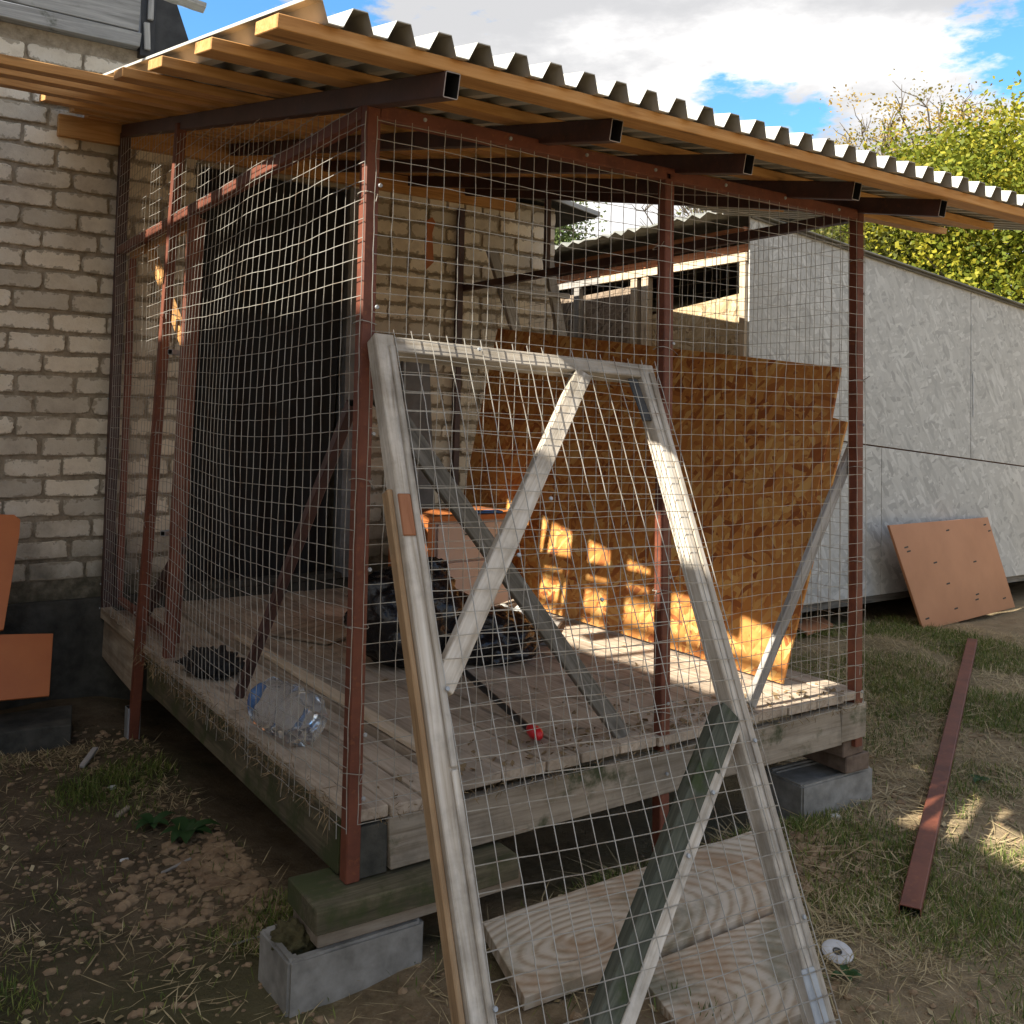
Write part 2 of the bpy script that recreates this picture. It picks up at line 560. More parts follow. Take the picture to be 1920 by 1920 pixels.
def board(name, parent, A, B, w, t, up, m, bev=.0025, rag=0.0, warp=0.0, label=None):
    """a timber from A to B; w across (in the plane), t along up, centred on the line"""
    M, L = basis(A, B, up)
    M = Matrix.Translation((Vector(A) + Vector(B)) / 2) @ M
    n = 5 if warp or rag else 1
    bm = bmesh.new()
    rows = []
    for i in range(n + 1):
        x = -L / 2 + L * i / n
        dw = random.uniform(-rag, rag) * .3
        dz = warp * math.sin(i / n * math.pi + .4) + random.uniform(-rag, rag) * .1
        ex = random.uniform(-rag, rag) if i in (0, n) else 0
        q = [bm.verts.new((x + ex * (1 if s > 0 else -1), s * (w / 2 + dw), z * t / 2 + dz)) for s, z in ((-1, -1), (1, -1), (1, 1), (-1, 1))]
        rows.append(q)
    for a, b_ in zip(rows, rows[1:]):
        for j in range(4):
            bm.faces.new((a[j], b_[j], b_[(j + 1) % 4], a[(j + 1) % 4]))
    bm.faces.new(rows[0])
    bm.faces.new(rows[-1][::-1])
    bmesh.ops.recalc_face_normals(bm, faces=bm.faces)
    if bev:
        ed = [e for e in bm.edges if e.is_manifold and e.calc_face_angle() > .8]
        bmesh.ops.bevel(bm, geom=ed, offset=bev, segments=1, affect='EDGES')
    me = bpy.data.meshes.new(name)
    bm.to_mesh(me)
    bm.free()
    me.materials.append(MATS[m])
    o = bpy.data.objects.new(name, me)
    col.objects.link(o)
    setpar(o, parent, M)
    if label: o['label'] = label
    return o


def box(name, parent, lo, hi, m, bev=.002, label=None):
    lo, hi = Vector(lo), Vector(hi)
    c = (lo + hi) / 2
    s = hi - lo
    bm = bmesh.new()
    bmesh.ops.create_cube(bm, size=1)
    bmesh.ops.scale(bm, vec=s, verts=bm.verts)
    if bev:
        bmesh.ops.bevel(bm, geom=list(bm.edges), offset=bev, segments=1, affect='EDGES')
    me = bpy.data.meshes.new(name)
    bm.to_mesh(me)
    bm.free()
    me.materials.append(MATS[m])
    o = bpy.data.objects.new(name, me)
    col.objects.link(o)
    setpar(o, parent, Matrix.Translation(c))
    if label: o['label'] = label
    return o


def sqtube(name, parent, A, B, w, h, up, m, wall=.0025, edge=None):
    """hollow rectangular steel tube, open at both ends"""
    M, L = basis(A, B, up)
    M = Matrix.Translation((Vector(A) + Vector(B)) / 2) @ M
    vs, fs, mi = [], [], []
    bv = .003
    def ringv(x, w_, h_, b_):
        p = [(-w_ / 2 + b_, -h_ / 2), (w_ / 2 - b_, -h_ / 2), (w_ / 2, -h_ / 2 + b_), (w_ / 2, h_ / 2 - b_), (w_ / 2 - b_, h_ / 2), (-w_ / 2 + b_, h_ / 2), (-w_ / 2, h_ / 2 - b_), (-w_ / 2, -h_ / 2 + b_)]
        i0 = len(vs)
        vs.extend([(x, a, c) for a, c in p])
        return [i0 + k for k in range(8)]
    a = ringv(-L / 2, w, h, bv)
    b = ringv(L / 2, w, h, bv)
    a2 = ringv(-L / 2, w - 2 * wall, h - 2 * wall, .001)
    b2 = ringv(L / 2, w - 2 * wall, h - 2 * wall, .001)
    for k in range(8):
        j = (k + 1) % 8
        fs.append((a[k], a[j], b[j], b[k])); mi.append(0)
        fs.append((a2[j], a2[k], b2[k], b2[j])); mi.append(2)
        fs.append((a[j], a[k], a2[k], a2[j])); mi.append(1)
        fs.append((b[k], b[j], b2[j], b2[k])); mi.append(1)
    o = meshobj(name, vs, fs, m, parent, M)
    o.data.materials.append(MATS[edge or m])
    o.data.materials.append(MATS['black_steel'])
    o.data.polygons.foreach_set('material_index', mi)
    return o


def wires(vs, fs, pts, r, n=4):
    """append a thin rod along pts"""
    pts = [Vector(p) for p in pts]
    d = (pts[-1] - pts[0]).normalized()
    a = Vector((0, 0, 1)) if abs(d.z) < .8 else Vector((1, 0, 0))
    s = d.cross(a).normalized()
    u = s.cross(d)
    i0 = len(vs)
    for p in pts:
        for k in range(n):
            an = 2 * math.pi * k / n + .78
            vs.append(tuple(p + (s * math.cos(an) + u * math.sin(an)) * r))
    for i in range(len(pts) - 1):
        for k in range(n):
            j = (k + 1) % n
            fs.append((i0 + i * n + k, i0 + i * n + j, i0 + (i + 1) * n + j, i0 + (i + 1) * n + k))


def blob(name, parent, c, sc_, m, sub=3, amp=.15, freq=3, seed=0, flat=None, sharp=False):
    bm = bmesh.new()
    bmesh.ops.create_icosphere(bm, subdivisions=sub, radius=1)
    for v in bm.verts:
        p = v.co.copy()
        k = noise.noise(p * freq + Vector((seed * 7.1, seed * 3.3, 0)))
        k2 = noise.noise(p * freq * 2.7 + Vector((seed * 2.1, 5, seed)))
        if sharp:
            k = abs(k) * 1.6 - .4
            k2 = abs(k2) * 1.4 - .35
        v.co = p * (1 + amp * k + amp * .5 * k2)
        v.co = Vector((v.co.x * sc_[0], v.co.y * sc_[1], v.co.z * sc_[2]))
        if flat is not None and v.co.z < flat:
            v.co.z = flat
    me = bpy.data.meshes.new(name)
    bm.to_mesh(me)
    bm.free()
    me.materials.append(MATS[m])
    me.polygons.foreach_set('use_smooth', [True] * len(me.polygons))
    o = bpy.data.objects.new(name, me)
    col.objects.link(o)
    setpar(o, parent, Matrix.Translation(c))
    return o


# ------------------------------------------------------------------ ground
def gz(x, y):
    z = -.435 + .018 * noise.noise(Vector((x * .9, y * .9, 0))) * 2
    z += .014 * noise.noise(Vector((x * 4, y * 4, 3)))
    near = max(0, 1 - math.hypot((x - 2.5) / 5, y / 4))
    z += near * .010 * noise.noise(Vector((x * 13, y * 13, 7)))
    # spill of earth beside the gate and a rise under the shed
    z += .055 * math.exp(-(((x - 1.55) / .30) ** 2 + ((y + .12) / .16) ** 2))
    z += .05 * math.exp(-(((x - 4.6) / 1.4) ** 2 + ((y - 1.6) / .5) ** 2))
    z += .04 * math.exp(-(((x - 0.1) / .35) ** 2 + ((y - .75) / .25) ** 2))
    if -.03 < x < 2.2 and 0 < y < 2.9:
        z -= .06 * min(1, (x + .03) / .2) * min(1, y / .2)
    if math.hypot(x, y) > 25:
        z = -.45
    return z


xs = [-300, -120, -50, -25, -12, -8, -5] + list(np.arange(-3.4, 9.6, .045)) + [10, 11, 13, 16, 20, 30, 60, 150, 400]
ys = [-200, -90, -40, -20, -10, -6, -4] + list(np.arange(-2.6, 4.2, .045)) + [5, 6, 8, 11, 15, 22, 35, 60, 120, 400]
gv = [(x, y, gz(x, y)) for y in ys for x in xs]
nx = len(xs)
gf = [(j * nx + i, j * nx + i + 1, (j + 1) * nx + i + 1, (j + 1) * nx + i) for j in range(len(ys) - 1) for i in range(nx - 1)]
g = meshobj('ground', gv, gf, 'ground_soil', smooth_=True)
tag(g, 'trampled brown earth with moss, straw and patches of grass', kind='structure')

# ------------------------------------------------------------------ brick building
D = 2.918
bb = empty('brick_building', (1.0, 3.0, -.43), 'cream brick outbuilding with grey boarded gable behind the wire kennel', 'building')
WT = .38


def boxes_mesh(name, parent, bl, m, label=None):
    vs, fs = [], []
    for (x0, y0, z0, x1, y1, z1) in bl:
        i = len(vs)
        vs += [(x0, y0, z0), (x1, y0, z0), (x1, y1, z0), (x0, y1, z0), (x0, y0, z1), (x1, y0, z1), (x1, y1, z1), (x0, y1, z1)]
        fs += [(i, i + 3, i + 2, i + 1), (i + 4, i + 5, i + 6, i + 7), (i, i + 1, i + 5, i + 4), (i + 1, i + 2, i + 6, i + 5), (i + 2, i + 3, i + 7, i + 6), (i + 3, i, i + 4, i + 7)]
    o = meshobj(name, vs, fs, m, parent)
    if label: o['label'] = label
    return o


YM = D + .007
wall = boxes_mesh('wall', bb, [(-1.9, YM, .05, .39, YM + WT, 2.865), (1.29, YM, .05, 2.79, YM + WT, 2.42), (.392, YM, 2.32, 1.288, YM + WT, 2.865),
                               (2.41, YM + WT + .002, .05, 2.79, 7.0, 2.42), (-1.9, YM + WT + .002, .05, -1.52, 7.0, 2.865), (-1.52, 6.6, .05, 2.41, 6.98, 2.865)], 'mortar')


def brick_mesh(L, Hh, seed):
    r = random.Random(seed)
    cr = [(r.uniform(.002, .007) if r.random() < .45 else r.uniform(.009, .020)) if r.random() < .8 else r.uniform(.02, .038) for _ in range(4)]
    pts = []
    hx, hz = L / 2, Hh / 2
    corners = [(-hx, -hz), (hx, -hz), (hx, hz), (-hx, hz)]
    for k, (cx, cz) in enumerate(corners):
        sx_, sz_ = (1 if cx < 0 else -1), (1 if cz < 0 else -1)
        a = (cx, cz + sz_ * cr[k])
        mid = (cx + sx_ * cr[k] * .3, cz + sz_ * cr[k] * .3)
        b_ = (cx + sx_ * cr[k] * 1.3, cz)
        seq = [a, mid, b_] if k in (0, 2) else [b_, mid, a]
        pts += seq
        # one wobble point along the following edge
        nx_, nz_ = corners[(k + 1) % 4]
        f = r.uniform(.35, .65)
        wx, wz = cx + (nx_ - cx) * f, cz + (nz_ - cz) * f
        if k % 2 == 0:
            pts.append((wx, wz + r.uniform(-.005, .005)))
        else:
            pts.append((wx + r.uniform(-.007, .006), wz))
    pts = [(a + r.uniform(-.0015, .0015), c + r.uniform(-.0015, .0015)) for a, c in pts]
    n = len(pts)
    vs = [(a, .012, c) for a, c in pts] + [(a, -.001, c) for a, c in pts] + [(a * (1 - .004 / hx), -.004, c * (1 - .004 / hz)) for a, c in pts]
    fs = []
    for lvl in (0, 1):
        for k in range(n):
            j = (k + 1) % n
            fs.append((lvl * n + k, lvl * n + j, (lvl + 1) * n + j, (lvl + 1) * n + k))
    fs.append(tuple(2 * n + k for k in range(n)))
    return vs, fs


SV = [brick_mesh(.247, .085, i) for i in range(14)]
HV = [brick_mesh(.118, .086, 50 + i) for i in range(8)]
SM = []
for (v_, f_) in SV + HV:
    me = bpy.data.meshes.new('brick')
    me.from_pydata(v_, [], f_)
    me.materials.append(MATS['brick_cream'])
    SM.append(me)
br = []   # (x, z, kind, halfwidth)
for k in range(-5, 28):
    zc = 2.3877 - .102 * k - .051
    if zc < .1 or zc > 2.83:
        continue
    # joint phase measured on the left part of the wall
    ph = (.131 if k % 2 else 0) + .03 * math.sin(k * 2.3)
    x = -1.9 + ph - .131
    while x < .39:
        x0, x1 = max(x, -1.9), min(x + .250, .385)
        if x1 - x0 > .04:
            br.append(((x0 + x1) / 2, zc, (x1 - x0), k))
        x += .262
    if zc > 2.37:
        x = .39
        while x < 1.29:
            br.append((x + .125, zc, .25, k))
            x += .262
        if zc > 2.5:
            continue
    if zc < 2.39:
        hdr = (k % 7 == 0)
        pit = .131 if hdr else .262
        x = 1.292 + (0 if (k % 2) else -.131)
        while x < 2.79:
            x0, x1 = max(x, 1.295), min(x + pit - .013, 2.785)
            if x1 - x0 > .04:
                br.append(((x0 + x1) / 2, zc, (x1 - x0), k))
            x += pit
camp = cam.matrix_world.translation


def hidden(b_):
    x, z = b_[0], b_[1]
    return x < -.72


vis = [b_ for b_ in br if not hidden(b_)]
vis.sort(key=lambda b_: (Vector((b_[0], D, b_[1])) - camp).length / b_[2])
single = vis[:298]
rest = vis[298:] + [b_ for b_ in br if hidden(b_)]
for (x, z, w_, k) in single:
    if w_ > .17:
        me = SM[random.randrange(14)]
        s = w_ / .248
    else:
        me = SM[14 + random.randrange(8)]
        s = w_ / .118
    o = bpy.data.objects.new('brick', me)
    col.objects.link(o)
    Mx = Matrix.Translation((x + random.uniform(-.003, .003), D + random.uniform(-.003, .004), z + random.uniform(-.003, .003))) @ Matrix.Rotation(random.gauss(0, .006), 4, 'Y') @ Matrix.Diagonal((s * random.choice((1, 1)), 1, random.uniform(.95, 1.02), 1))
    setpar(o, wall, Mx)
vs, fs = [], []
for (x, z, w_, k) in rest:
    v_, f_ = (SV[random.randrange(14)] if w_ > .17 else HV[random.randrange(8)])
    s = w_ / (.248 if w_ > .17 else .118)
    i = len(vs)
    vs += [(a * s + x, D + b_, c + z) for a, b_, c in v_]
    fs += [tuple(i + q for q in f) for f in f_]
o = meshobj('brick', vs, fs, 'brick_cream', wall)
tag(o, kind='stuff')
# side face of the building (faces +X) and header ends at the corner
vs, fs = [], []
for k in range(0, 24):
    zc = 2.3877 - .102 * k - .051
    if zc < .1: continue
    y = D + .01 + (0 if k % 2 else .131)
    while y < 7:
        v_, f_ = SV[random.randrange(14)]
        i = len(vs)
        vs += [(2.79 - b_ - .006, a + y + .125, c + zc) for a, b_, c in v_]
        fs += [tuple(i + q for q in f) for f in f_]
        y += .262
o = meshobj('brick', vs, fs, 'brick_cream', wall)
tag(o, kind='stuff')
boxes_mesh('foundation', bb, [(-1.95, D - .035, -.6, .5, D + .45, .048), (.502, D - .03, -.6, 2.84, D + .45, .046), (2.42, D + .452, -.6, 2.84, 7.0, .046)], 'dark_concrete')
# doorway: jambs, sill, black sheeting
box('door_jamb', bb, (1.275, D - .012, .05), (1.345, D + .10, 2.33), 'grey_plaster')
box('door_jamb', bb, (.375, D - .004, .05), (.40, D + .10, 2.33), 'dark_wood')
box('door_sill', bb, (.402, D - .05, .052), (1.273, D + .2, .085), 'dark_concrete')
vs, fs = [], []
N, K = 40, 30
for j in range(K + 1):
    for i in range(N + 1):
        u, v_ = i / N, j / K
        x = .385 + u * (.885 - .07 * (1 - v_))
        y = D + .028 + .014 * math.sin(u * 34 + 1.2 * math.sin(v_ * 3)) + .012 * noise.noise(Vector((u * 6, v_ * 5, 1)))
        vs.append((x, y, .087 + v_ * 2.225))
for j in range(K):
    for i in range(N):
        a = j * (N + 1) + i
        fs.append((a, a + 1, a + N + 2, a + N + 1))
meshobj('door_curtain', vs, fs, 'black_film', bb, smooth_=True)
box('dark_backing', bb, (.41, D + .36, .05), (1.26, D + .40, 2.3), 'dark_void', 0)  # near-black sheet standing in for the unlit room behind the doorway
# gable timberwork on top of the wall
board('wall_plate', bb, (-1.9, D - .01, 2.905), (.055, D - .01, 2.905), .075, .10, (0, 1, 0), 'weather_board', rag=.008)
for i, zz in enumerate((3.05, 3.245, 3.44, 3.635, 3.83)):
    board('gable_board', bb, (-1.9, D - .035, zz), (.050, D - .035, zz), .19, .025, (0, 1, 0), 'weather_board', rag=.004)
box('corner_post', bb, (.055, D - .05, 2.83), (.125, D + .05, 4.0), 'black_steel')
board('batten', bb, (.098, D - .062, 3.02), (.098, D - .062, 3.35), .028, .018, (0, 1, 0), 'weather_board')
board('batten', bb, (.088, D - .062, 2.86), (.080, D - .062, 3.0), .030, .018, (0, 1, 0), 'weather_board')
# gable end continues right as a dark, felted slope
meshobj('roof', [(.127, D - .02, 3.45), (.127, D - .02, 2.80), (.36, D - .02, 2.84), (.127, D + 3.9, 3.45), (.127, D + 3.9, 2.80), (.36, D + 3.9, 2.84)],
        [(0, 1, 2), (3, 5, 4), (0, 2, 5, 3), (1, 4, 5, 2), (0, 3, 4, 1)], 'roof_felt', bb)
board('rafter', bb, (.20, D - .3, 3.18), (.34, D - .95, 3.04), .07, .02, (0, 0, 1), 'weather_board', rag=.01)
board('rafter', bb, (.0, 2.4, 2.985), (.245, 2.4, 2.965), .09, .022, (0, 0, 1), 'weather_board', rag=.01)
# low eaves at the right-hand corner
board('fascia', bb, (1.0, D - .05, 2.50), (2.79, D - .05, 2.455), .05, .03, (0, 1, 0), 'dark_wood')
vs = [(0.5, D - .12, 2.76), (3.06, D - .12, 2.375), (3.06, 7.1, 2.375), (.5, 7.1, 2.76), (0.5, D - .12, 2.79), (3.06, D - .12, 2.405), (3.06, 7.1, 2.405), (.5, 7.1, 2.79)]
meshobj('eaves', vs, [(0, 3, 2, 1), (4, 5, 6, 7), (0, 1, 5, 4), (1, 2, 6, 5), (2, 3, 7, 6), (3, 0, 4, 7)], 'roof_felt', bb)
board('eaves_trim', bb, (2.2, D - .13, 2.525), (3.07, D - .13, 2.395), .035, .014, (0, 1, 0), 'weather_board')
# rusty hook and its stain
vs = [(1.79, D - .008, 2.20), (1.83, D - .008, 2.23), (1.855, D - .008, 2.20), (1.835, D - .008, 2.13), (1.85, D - .008, 1.95), (1.80, D - .008, 1.90), (1.785, D - .008, 2.05), (1.80, D - .008, 2.14)]
meshobj('rust_hook', vs + [(a, b_ + .006, c) for a, b_, c in vs], [tuple(range(8))[::-1], tuple(range(8, 16))] + [(i, (i + 1) % 8, (i + 1) % 8 + 8, i + 8) for i in range(8)], 'rust_trim', bb)

# ------------------------------------------------------------------ dog kennel
W, H = 2.052, 1.804
kn = empty('dog_kennel', (1.0, 1.4, -.43), 'large wire mesh dog kennel with rusty red frame, plank floor and corrugated roof', 'kennel')
# posts
sqtube('post', kn, (0, 0, -.197), (0, 0, H + .02), .04, .04, (1, 0, 0), 'red_primer')
sqtube('post', kn, (1.085, 0, -.41), (1.066, 0, H), .04, .04, (1, 0, 0), 'red_primer')
sqtube('post', kn, (W + .02, 0, -.206), (W + .01, 0, H + .02), .04, .04, (1, 0, 0), 'red_primer')
sqtube('post', kn, (-.03, 2.138, -.45), (-.01, 1.80, 2.20), .04, .04, (1, 0, 0), 'red_primer')
sqtube('post', kn, (.0, 1.735, .0), (.0, 1.60, H - .02), .04, .04, (1, 0, 0), 'red_primer')
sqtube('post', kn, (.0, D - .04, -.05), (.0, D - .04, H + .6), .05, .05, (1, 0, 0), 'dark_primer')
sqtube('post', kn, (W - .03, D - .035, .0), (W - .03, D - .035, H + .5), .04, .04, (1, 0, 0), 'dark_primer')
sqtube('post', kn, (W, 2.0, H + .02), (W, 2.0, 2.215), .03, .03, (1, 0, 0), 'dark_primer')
# horizontal frame
sqtube('beam', kn, (.02, 0, H), (W, 0, H), .04, .04, (0, 0, 1), 'red_primer')
sqtube('beam', kn, (0, .02, H), (0, D - .02, H), .04, .04, (0, 0, 1), 'red_primer')
sqtube('beam', kn, (W + .01, .02, H), (W + .01, D - .02, H), .04, .04, (0, 0, 1), 'dark_primer')
# bracing
sqtube('brace', kn, (.03, .128, 1.03), (.03, .968, .03), .03, .03, (1, 0, 0), 'dark_primer')
board('brace', kn, (.03, .04, 1.10), (.955, .04, .0), .055, .025, (0, 1, 0), 'dark_wood', rag=.006, label='weathered grey timber brace with a rotten lower end')
board('brace', kn, (W + .055, .036, .93), (1.535, .036, .012), .045, .022, (0, 1, 0), 'grey_wood', rag=.004, label='pale split timber brace beside the far front post')
# steel corner gusset by the wall
meshobj('gusset', [(.028, D - .02, .02), (.028, D - .02, .42), (.028, D - .16, .02), (.034, D - .02, .02), (.034, D - .02, .42), (.034, D - .16, .02)],
        [(0, 2, 1), (3, 4, 5), (0, 1, 4, 3), (1, 2, 5, 4), (2, 0, 3, 5)], 'dark_primer', kn)
# door leaf in the left side
dl = meshobj('door', [(.03, 2.83, .04), (.06, 2.83, .04), (.06, 2.83, 1.78), (.03, 2.83, 1.78), (.03, 2.80, .04), (.06, 2.80, .04), (.06, 2.80, 1.78), (.03, 2.80, 1.78)],
             [(0, 1, 2, 3), (4, 7, 6, 5), (0, 3, 7, 4), (1, 5, 6, 2), (3, 2, 6, 7), (0, 4, 5, 1)], 'red_primer', kn)
board('door_brace', dl, (.045, 2.50, 1.79), (.045, 1.76, 1.24), .05, .03, (1, 0, 0), 'new_wood')
board('door_brace', dl, (.045, 1.72, .46), (.045, 2.36, .03), .05, .03, (1, 0, 0), 'dark_primer')
sqtube('door_stile', dl, (.045, 1.80, .04), (.045, 1.655, 1.78), .03, .03, (1, 0, 0), 'red_primer')
sqtube('door_rail', dl, (.045, 1.68, 1.775), (.045, 2.80, 1.775), .03, .03, (0, 0, 1), 'new_wood')
sqtube('door_rail', dl, (.045, 1.80, .05), (.045, 2.80, .05), .03, .03, (0, 0, 1), 'red_primer')
for yy, zz in ((1.72, .50), (1.71, 1.235)):
    sqtube('latch', dl, (-.045, yy, zz), (.07, yy + .1, zz), .022, .022, (0, 0, 1), 'galv_plate')
# rafters: steel tubes falling to the front
for i, x in enumerate((0.0, .555, 1.105, 1.655, 2.06)):
    y0 = (-.42, -.35, -.32, -.30, -.36)[i]
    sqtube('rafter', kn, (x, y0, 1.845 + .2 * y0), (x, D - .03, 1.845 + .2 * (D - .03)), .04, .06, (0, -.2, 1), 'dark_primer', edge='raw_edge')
# roof boards
for i, (ya, yb, xa, xb) in enumerate(((-.425, -.28, -.42, 3.45), (.015, .155, -.425, 3.06), (.48, .635, -.425, 3.45), (.89, 1.04, -.44, 2.7), (1.20, 1.33, -.95, 2.6),
                                      (1.50, 1.64, -.95, 2.6), (1.90, 2.03, -.95, 2.55), (2.25, 2.39, -.47, 2.5), (2.55, 2.68, -.30, 2.5), (2.74, 2.86, -.2, 2.5))):
    yc = (ya + yb) / 2
    zc = 1.845 + .2 * yc + .0306 + .0155
    board('roof_board', kn, (xa, yc, zc), (xb, yc, zc + random.uniform(-.003, .003)), yb - ya, .031, (0, -.2, 1), 'new_wood', rag=.003, bev=.002)
board('ledger_board', kn, (-.315, D - .028, 2.398), (2.432, D - .028, 2.393), .108, .04, (0, -1, 0), 'new_wood', rag=.003)
# corrugated sheet
per, hh = .104, .042
xs_, zs_ = [], []
x = -.372
seq = ((.034, hh), (.052, 0), (.086, 0), (.104, hh))
prof = [(x - .003, .034), (x, hh)]
while x < 2.70:
    for dx, z in seq:
        prof.append((x + dx, z))
    x += per
def corrugated(prof, Ye, lift=0.0):
    vs, fs = [], []
    nrm = Vector((0, -.2, 1)).normalized()
    for y in Ye:
        for (px_, pz) in prof:
            b0 = Vector((px_, y, 1.845 + .0306 + .031 + .0012 + lift + .2 * y)) + nrm * pz
            b0.z += .004 * noise.noise(Vector((px_ * 2, y, 0)))
            vs.append(b0)
    nP = len(prof)
    top = len(vs)
    vs += [v_ + nrm * .0022 for v_ in vs[:top]]
    for j in range(len(Ye) - 1):
        for i in range(nP - 1):
            a = j * nP + i
            fs.append((a, a + nP, a + nP + 1, a + 1))
            fs.append((top + a, top + a + 1, top + a + nP + 1, top + a + nP))
    for i in range(nP - 1):
        fs.append((i, i + 1, top + i + 1, top + i))
        a = (len(Ye) - 1) * nP + i
        fs.append((a + 1, a, top + a, top + a + 1))
    for j in range(len(Ye) - 1):
        for a, s_ in ((j * nP, 1), (j * nP + nP - 1, -1)):
            q = (a + nP, a, top + a, top + a + nP)
            fs.append(q if s_ > 0 else q[::-1])
    meshobj('corrugated_sheet', vs, fs, 'roof_zinc', kn)


corrugated(prof, [-.45, .3, 1.0, 1.7, 2.4, 2.88])
x0 = prof[-4][0]
shade_sheet_prof = [(x0 + (px_ - prof[1][0]), pz) for (px_, pz) in prof[1:30]]
corrugated(shade_sheet_prof, [-.452, .3, 1.1, 1.93], .0035)  # extra sheet, added to keep the leaning laminate board in shade
# deck
edges = [-.02, .10, .205, .305]
x = .311
k = 0
while x < W + .02:
    w_ = (.147, .150, .118, .152, .145, .160, .140, .155, .15, .148, .15, .15)[k]
    edges.append(min(x + w_, W + .045))
    x += w_ + .006
    k += 1
xa = -.02
for i, e in enumerate(edges[1:]):
    zz = -.036 if e < .31 else -.016
    yf = -.02 + random.uniform(-.006, .006)
    lft = edges[i] + (.003)
    if e == edges[-1] and e - lft < .03:
        continue
    board('deck_board', kn, ((lft + e - .003) / 2, yf, zz + random.uniform(-.003, .002)), ((lft + e - .003) / 2, D - .04, zz + random.uniform(-.003, .002)), e - lft - .003, .031, (0, 0, 1), 'deck_wood', rag=.004)
# joists and skirt
for y in (.35, 1.2, 2.1, 2.75):
    board('joist', kn, (.03, y, -.09), (W, y, -.09), .06, .10, (0, 1, 0), 'dark_wood')
board('skirt_board', kn, (.10, -.005, -.122), (1.96, -.005, -.115), .135, .04, (0, 1, 0), 'skirt_wood', rag=.006)
board('skirt_board', kn, (1.965, -.002, -.110), (W + .06, -.002, -.110), .13, .04, (0, 1, 0), 'skirt_wood', rag=.004)
board('skirt_board', kn, (.0, .03, -.122), (.0, 1.98, -.122), .14, .04, (1, 0, 0), 'mossy_wood', rag=.01, label='side skirt board dark with moss')
board('skirt_board', kn, (-.005, 2.16, -.16), (-.005, 2.86, -.13), .22, .02, (1, 0, 0), 'old_wood', rag=.006)
board('threshold', kn, (-.005, 2.15, -.022), (-.005, 2.86, -.018), .05, .05, (0, 0, 1), 'old_wood', rag=.004)
board('skirt_board', kn, (W + .04, .03, -.115), (W + .04, 2.8, -.115), .13, .03, (1, 0, 0), 'skirt_wood', rag=.006)
board('corner_block', kn, (.0, .0, -.13), (.098, .0, -.13), .13, .034, (0, 1, 0), 'dark_concrete')

# wire netting -------------------------------------------------------------
def net(fn, u0, u1, v0, v1, pitch, r, seed, jit=.0022, ragged=0.0, vtop=None, extra=0.0):
    """fn(u,v)->point; rods along u and v"""
    R_ = random.Random(seed)
    vs, fs = [], []
    us = np.arange(u0, u1 + 1e-6, pitch)
    vv = np.arange(v0, v1 + 1e-6, pitch)
    for u in us:
        top_ = vtop(u) if vtop else v1
        lo = v0 - (R_.uniform(0, ragged) if ragged else 0)
        pts = []
        n_ = max(2, int((top_ - lo) / pitch))
        for k in range(n_ + 1):
            v_ = lo + (top_ + extra - lo) * k / n_
            pts.append(fn(u + R_.gauss(0, jit), v_))
        wires(vs, fs, pts, r)
    for v_ in vv:
        ua = [u for u in us if (vtop(u) if vtop else v1) >= v_ - .01]
        if len(ua) < 2: continue
        pts = [fn(u, v_ + R_.gauss(0, jit * .7)) for u in np.arange(ua[0], ua[-1] + 1e-6, pitch)]
        wires(vs, fs, pts, r)
    return vs, fs


def f_front(u, v_):
    sag = .008 * math.sin(u * 5.1) * math.sin(v_ * 3.0) + .003 * noise.noise(Vector((u * 3, v_ * 3, 2)))
    dz = .004 * noise.noise(Vector((u * 2.2, v_ * 2, 9))) - .010 * math.sin(math.pi * u / W) * math.sin(v_ * 1.2)
    return (u, -.026 - .012 + sag, v_ + dz)


vs, fs = net(f_front, .0, W + .06, -.045, H - .02, .0505, .00115, 3, jit=.001)
meshobj('wire_mesh', vs, fs, 'galvanised_wire', kn)


def f_left(u, v_):
    # u runs back from the corner; the net bellies outward low down and between posts
    a = math.sin(math.pi * min(max(u / 1.65, 0), 1))
    b_ = math.sin(math.pi * min(max((v_ + .05) / 1.9, 0), 1))
    out = .028 + .045 * a * b_ + .01 * noise.noise(Vector((u * 3, v_ * 2, 5)))
    if v_ < .35:
        out += .02 * (1 - v_ / .35) * a
    dz = -.03 * a * b_ + .008 * noise.noise(Vector((u * 2, v_ * 2.5, 1)))
    if v_ < .05:
        out += .012 * noise.noise(Vector((u * 20, 0, 3)))
    return (-out, u + .010 * noise.noise(Vector((u, v_ * 2, 4))), v_ + dz)


vs, fs = net(f_left, -.03, 2.22, -.055, 2.3, .0505, .0012, 4, jit=.0013, ragged=.045, vtop=lambda u: 1.80 + .2 * u)
vs2, fs2 = net(f_left, 2.27, D - .05, .0, 2.3, .0505, .0011, 5, jit=.0013, vtop=lambda u: 1.80 + .2 * u)
i0 = len(vs)
vs += vs2
fs += [tuple(i0 + q for q in f) for f in fs2]
meshobj('wire_mesh', vs, fs, 'galvanised_wire', kn)


def f_right(u, v_):
    return (W + .035 + .012 * noise.noise(Vector((u * 2, v_ * 2, 8))), u, v_ + .01 * noise.noise(Vector((u * 2, v_, 6))))


vs, fs = net(f_right, .03, D - .05, .02, H - .02, .0505, .0010, 6, jit=.001)
meshobj('wire_mesh', vs, fs, 'galvanised_wire', kn)
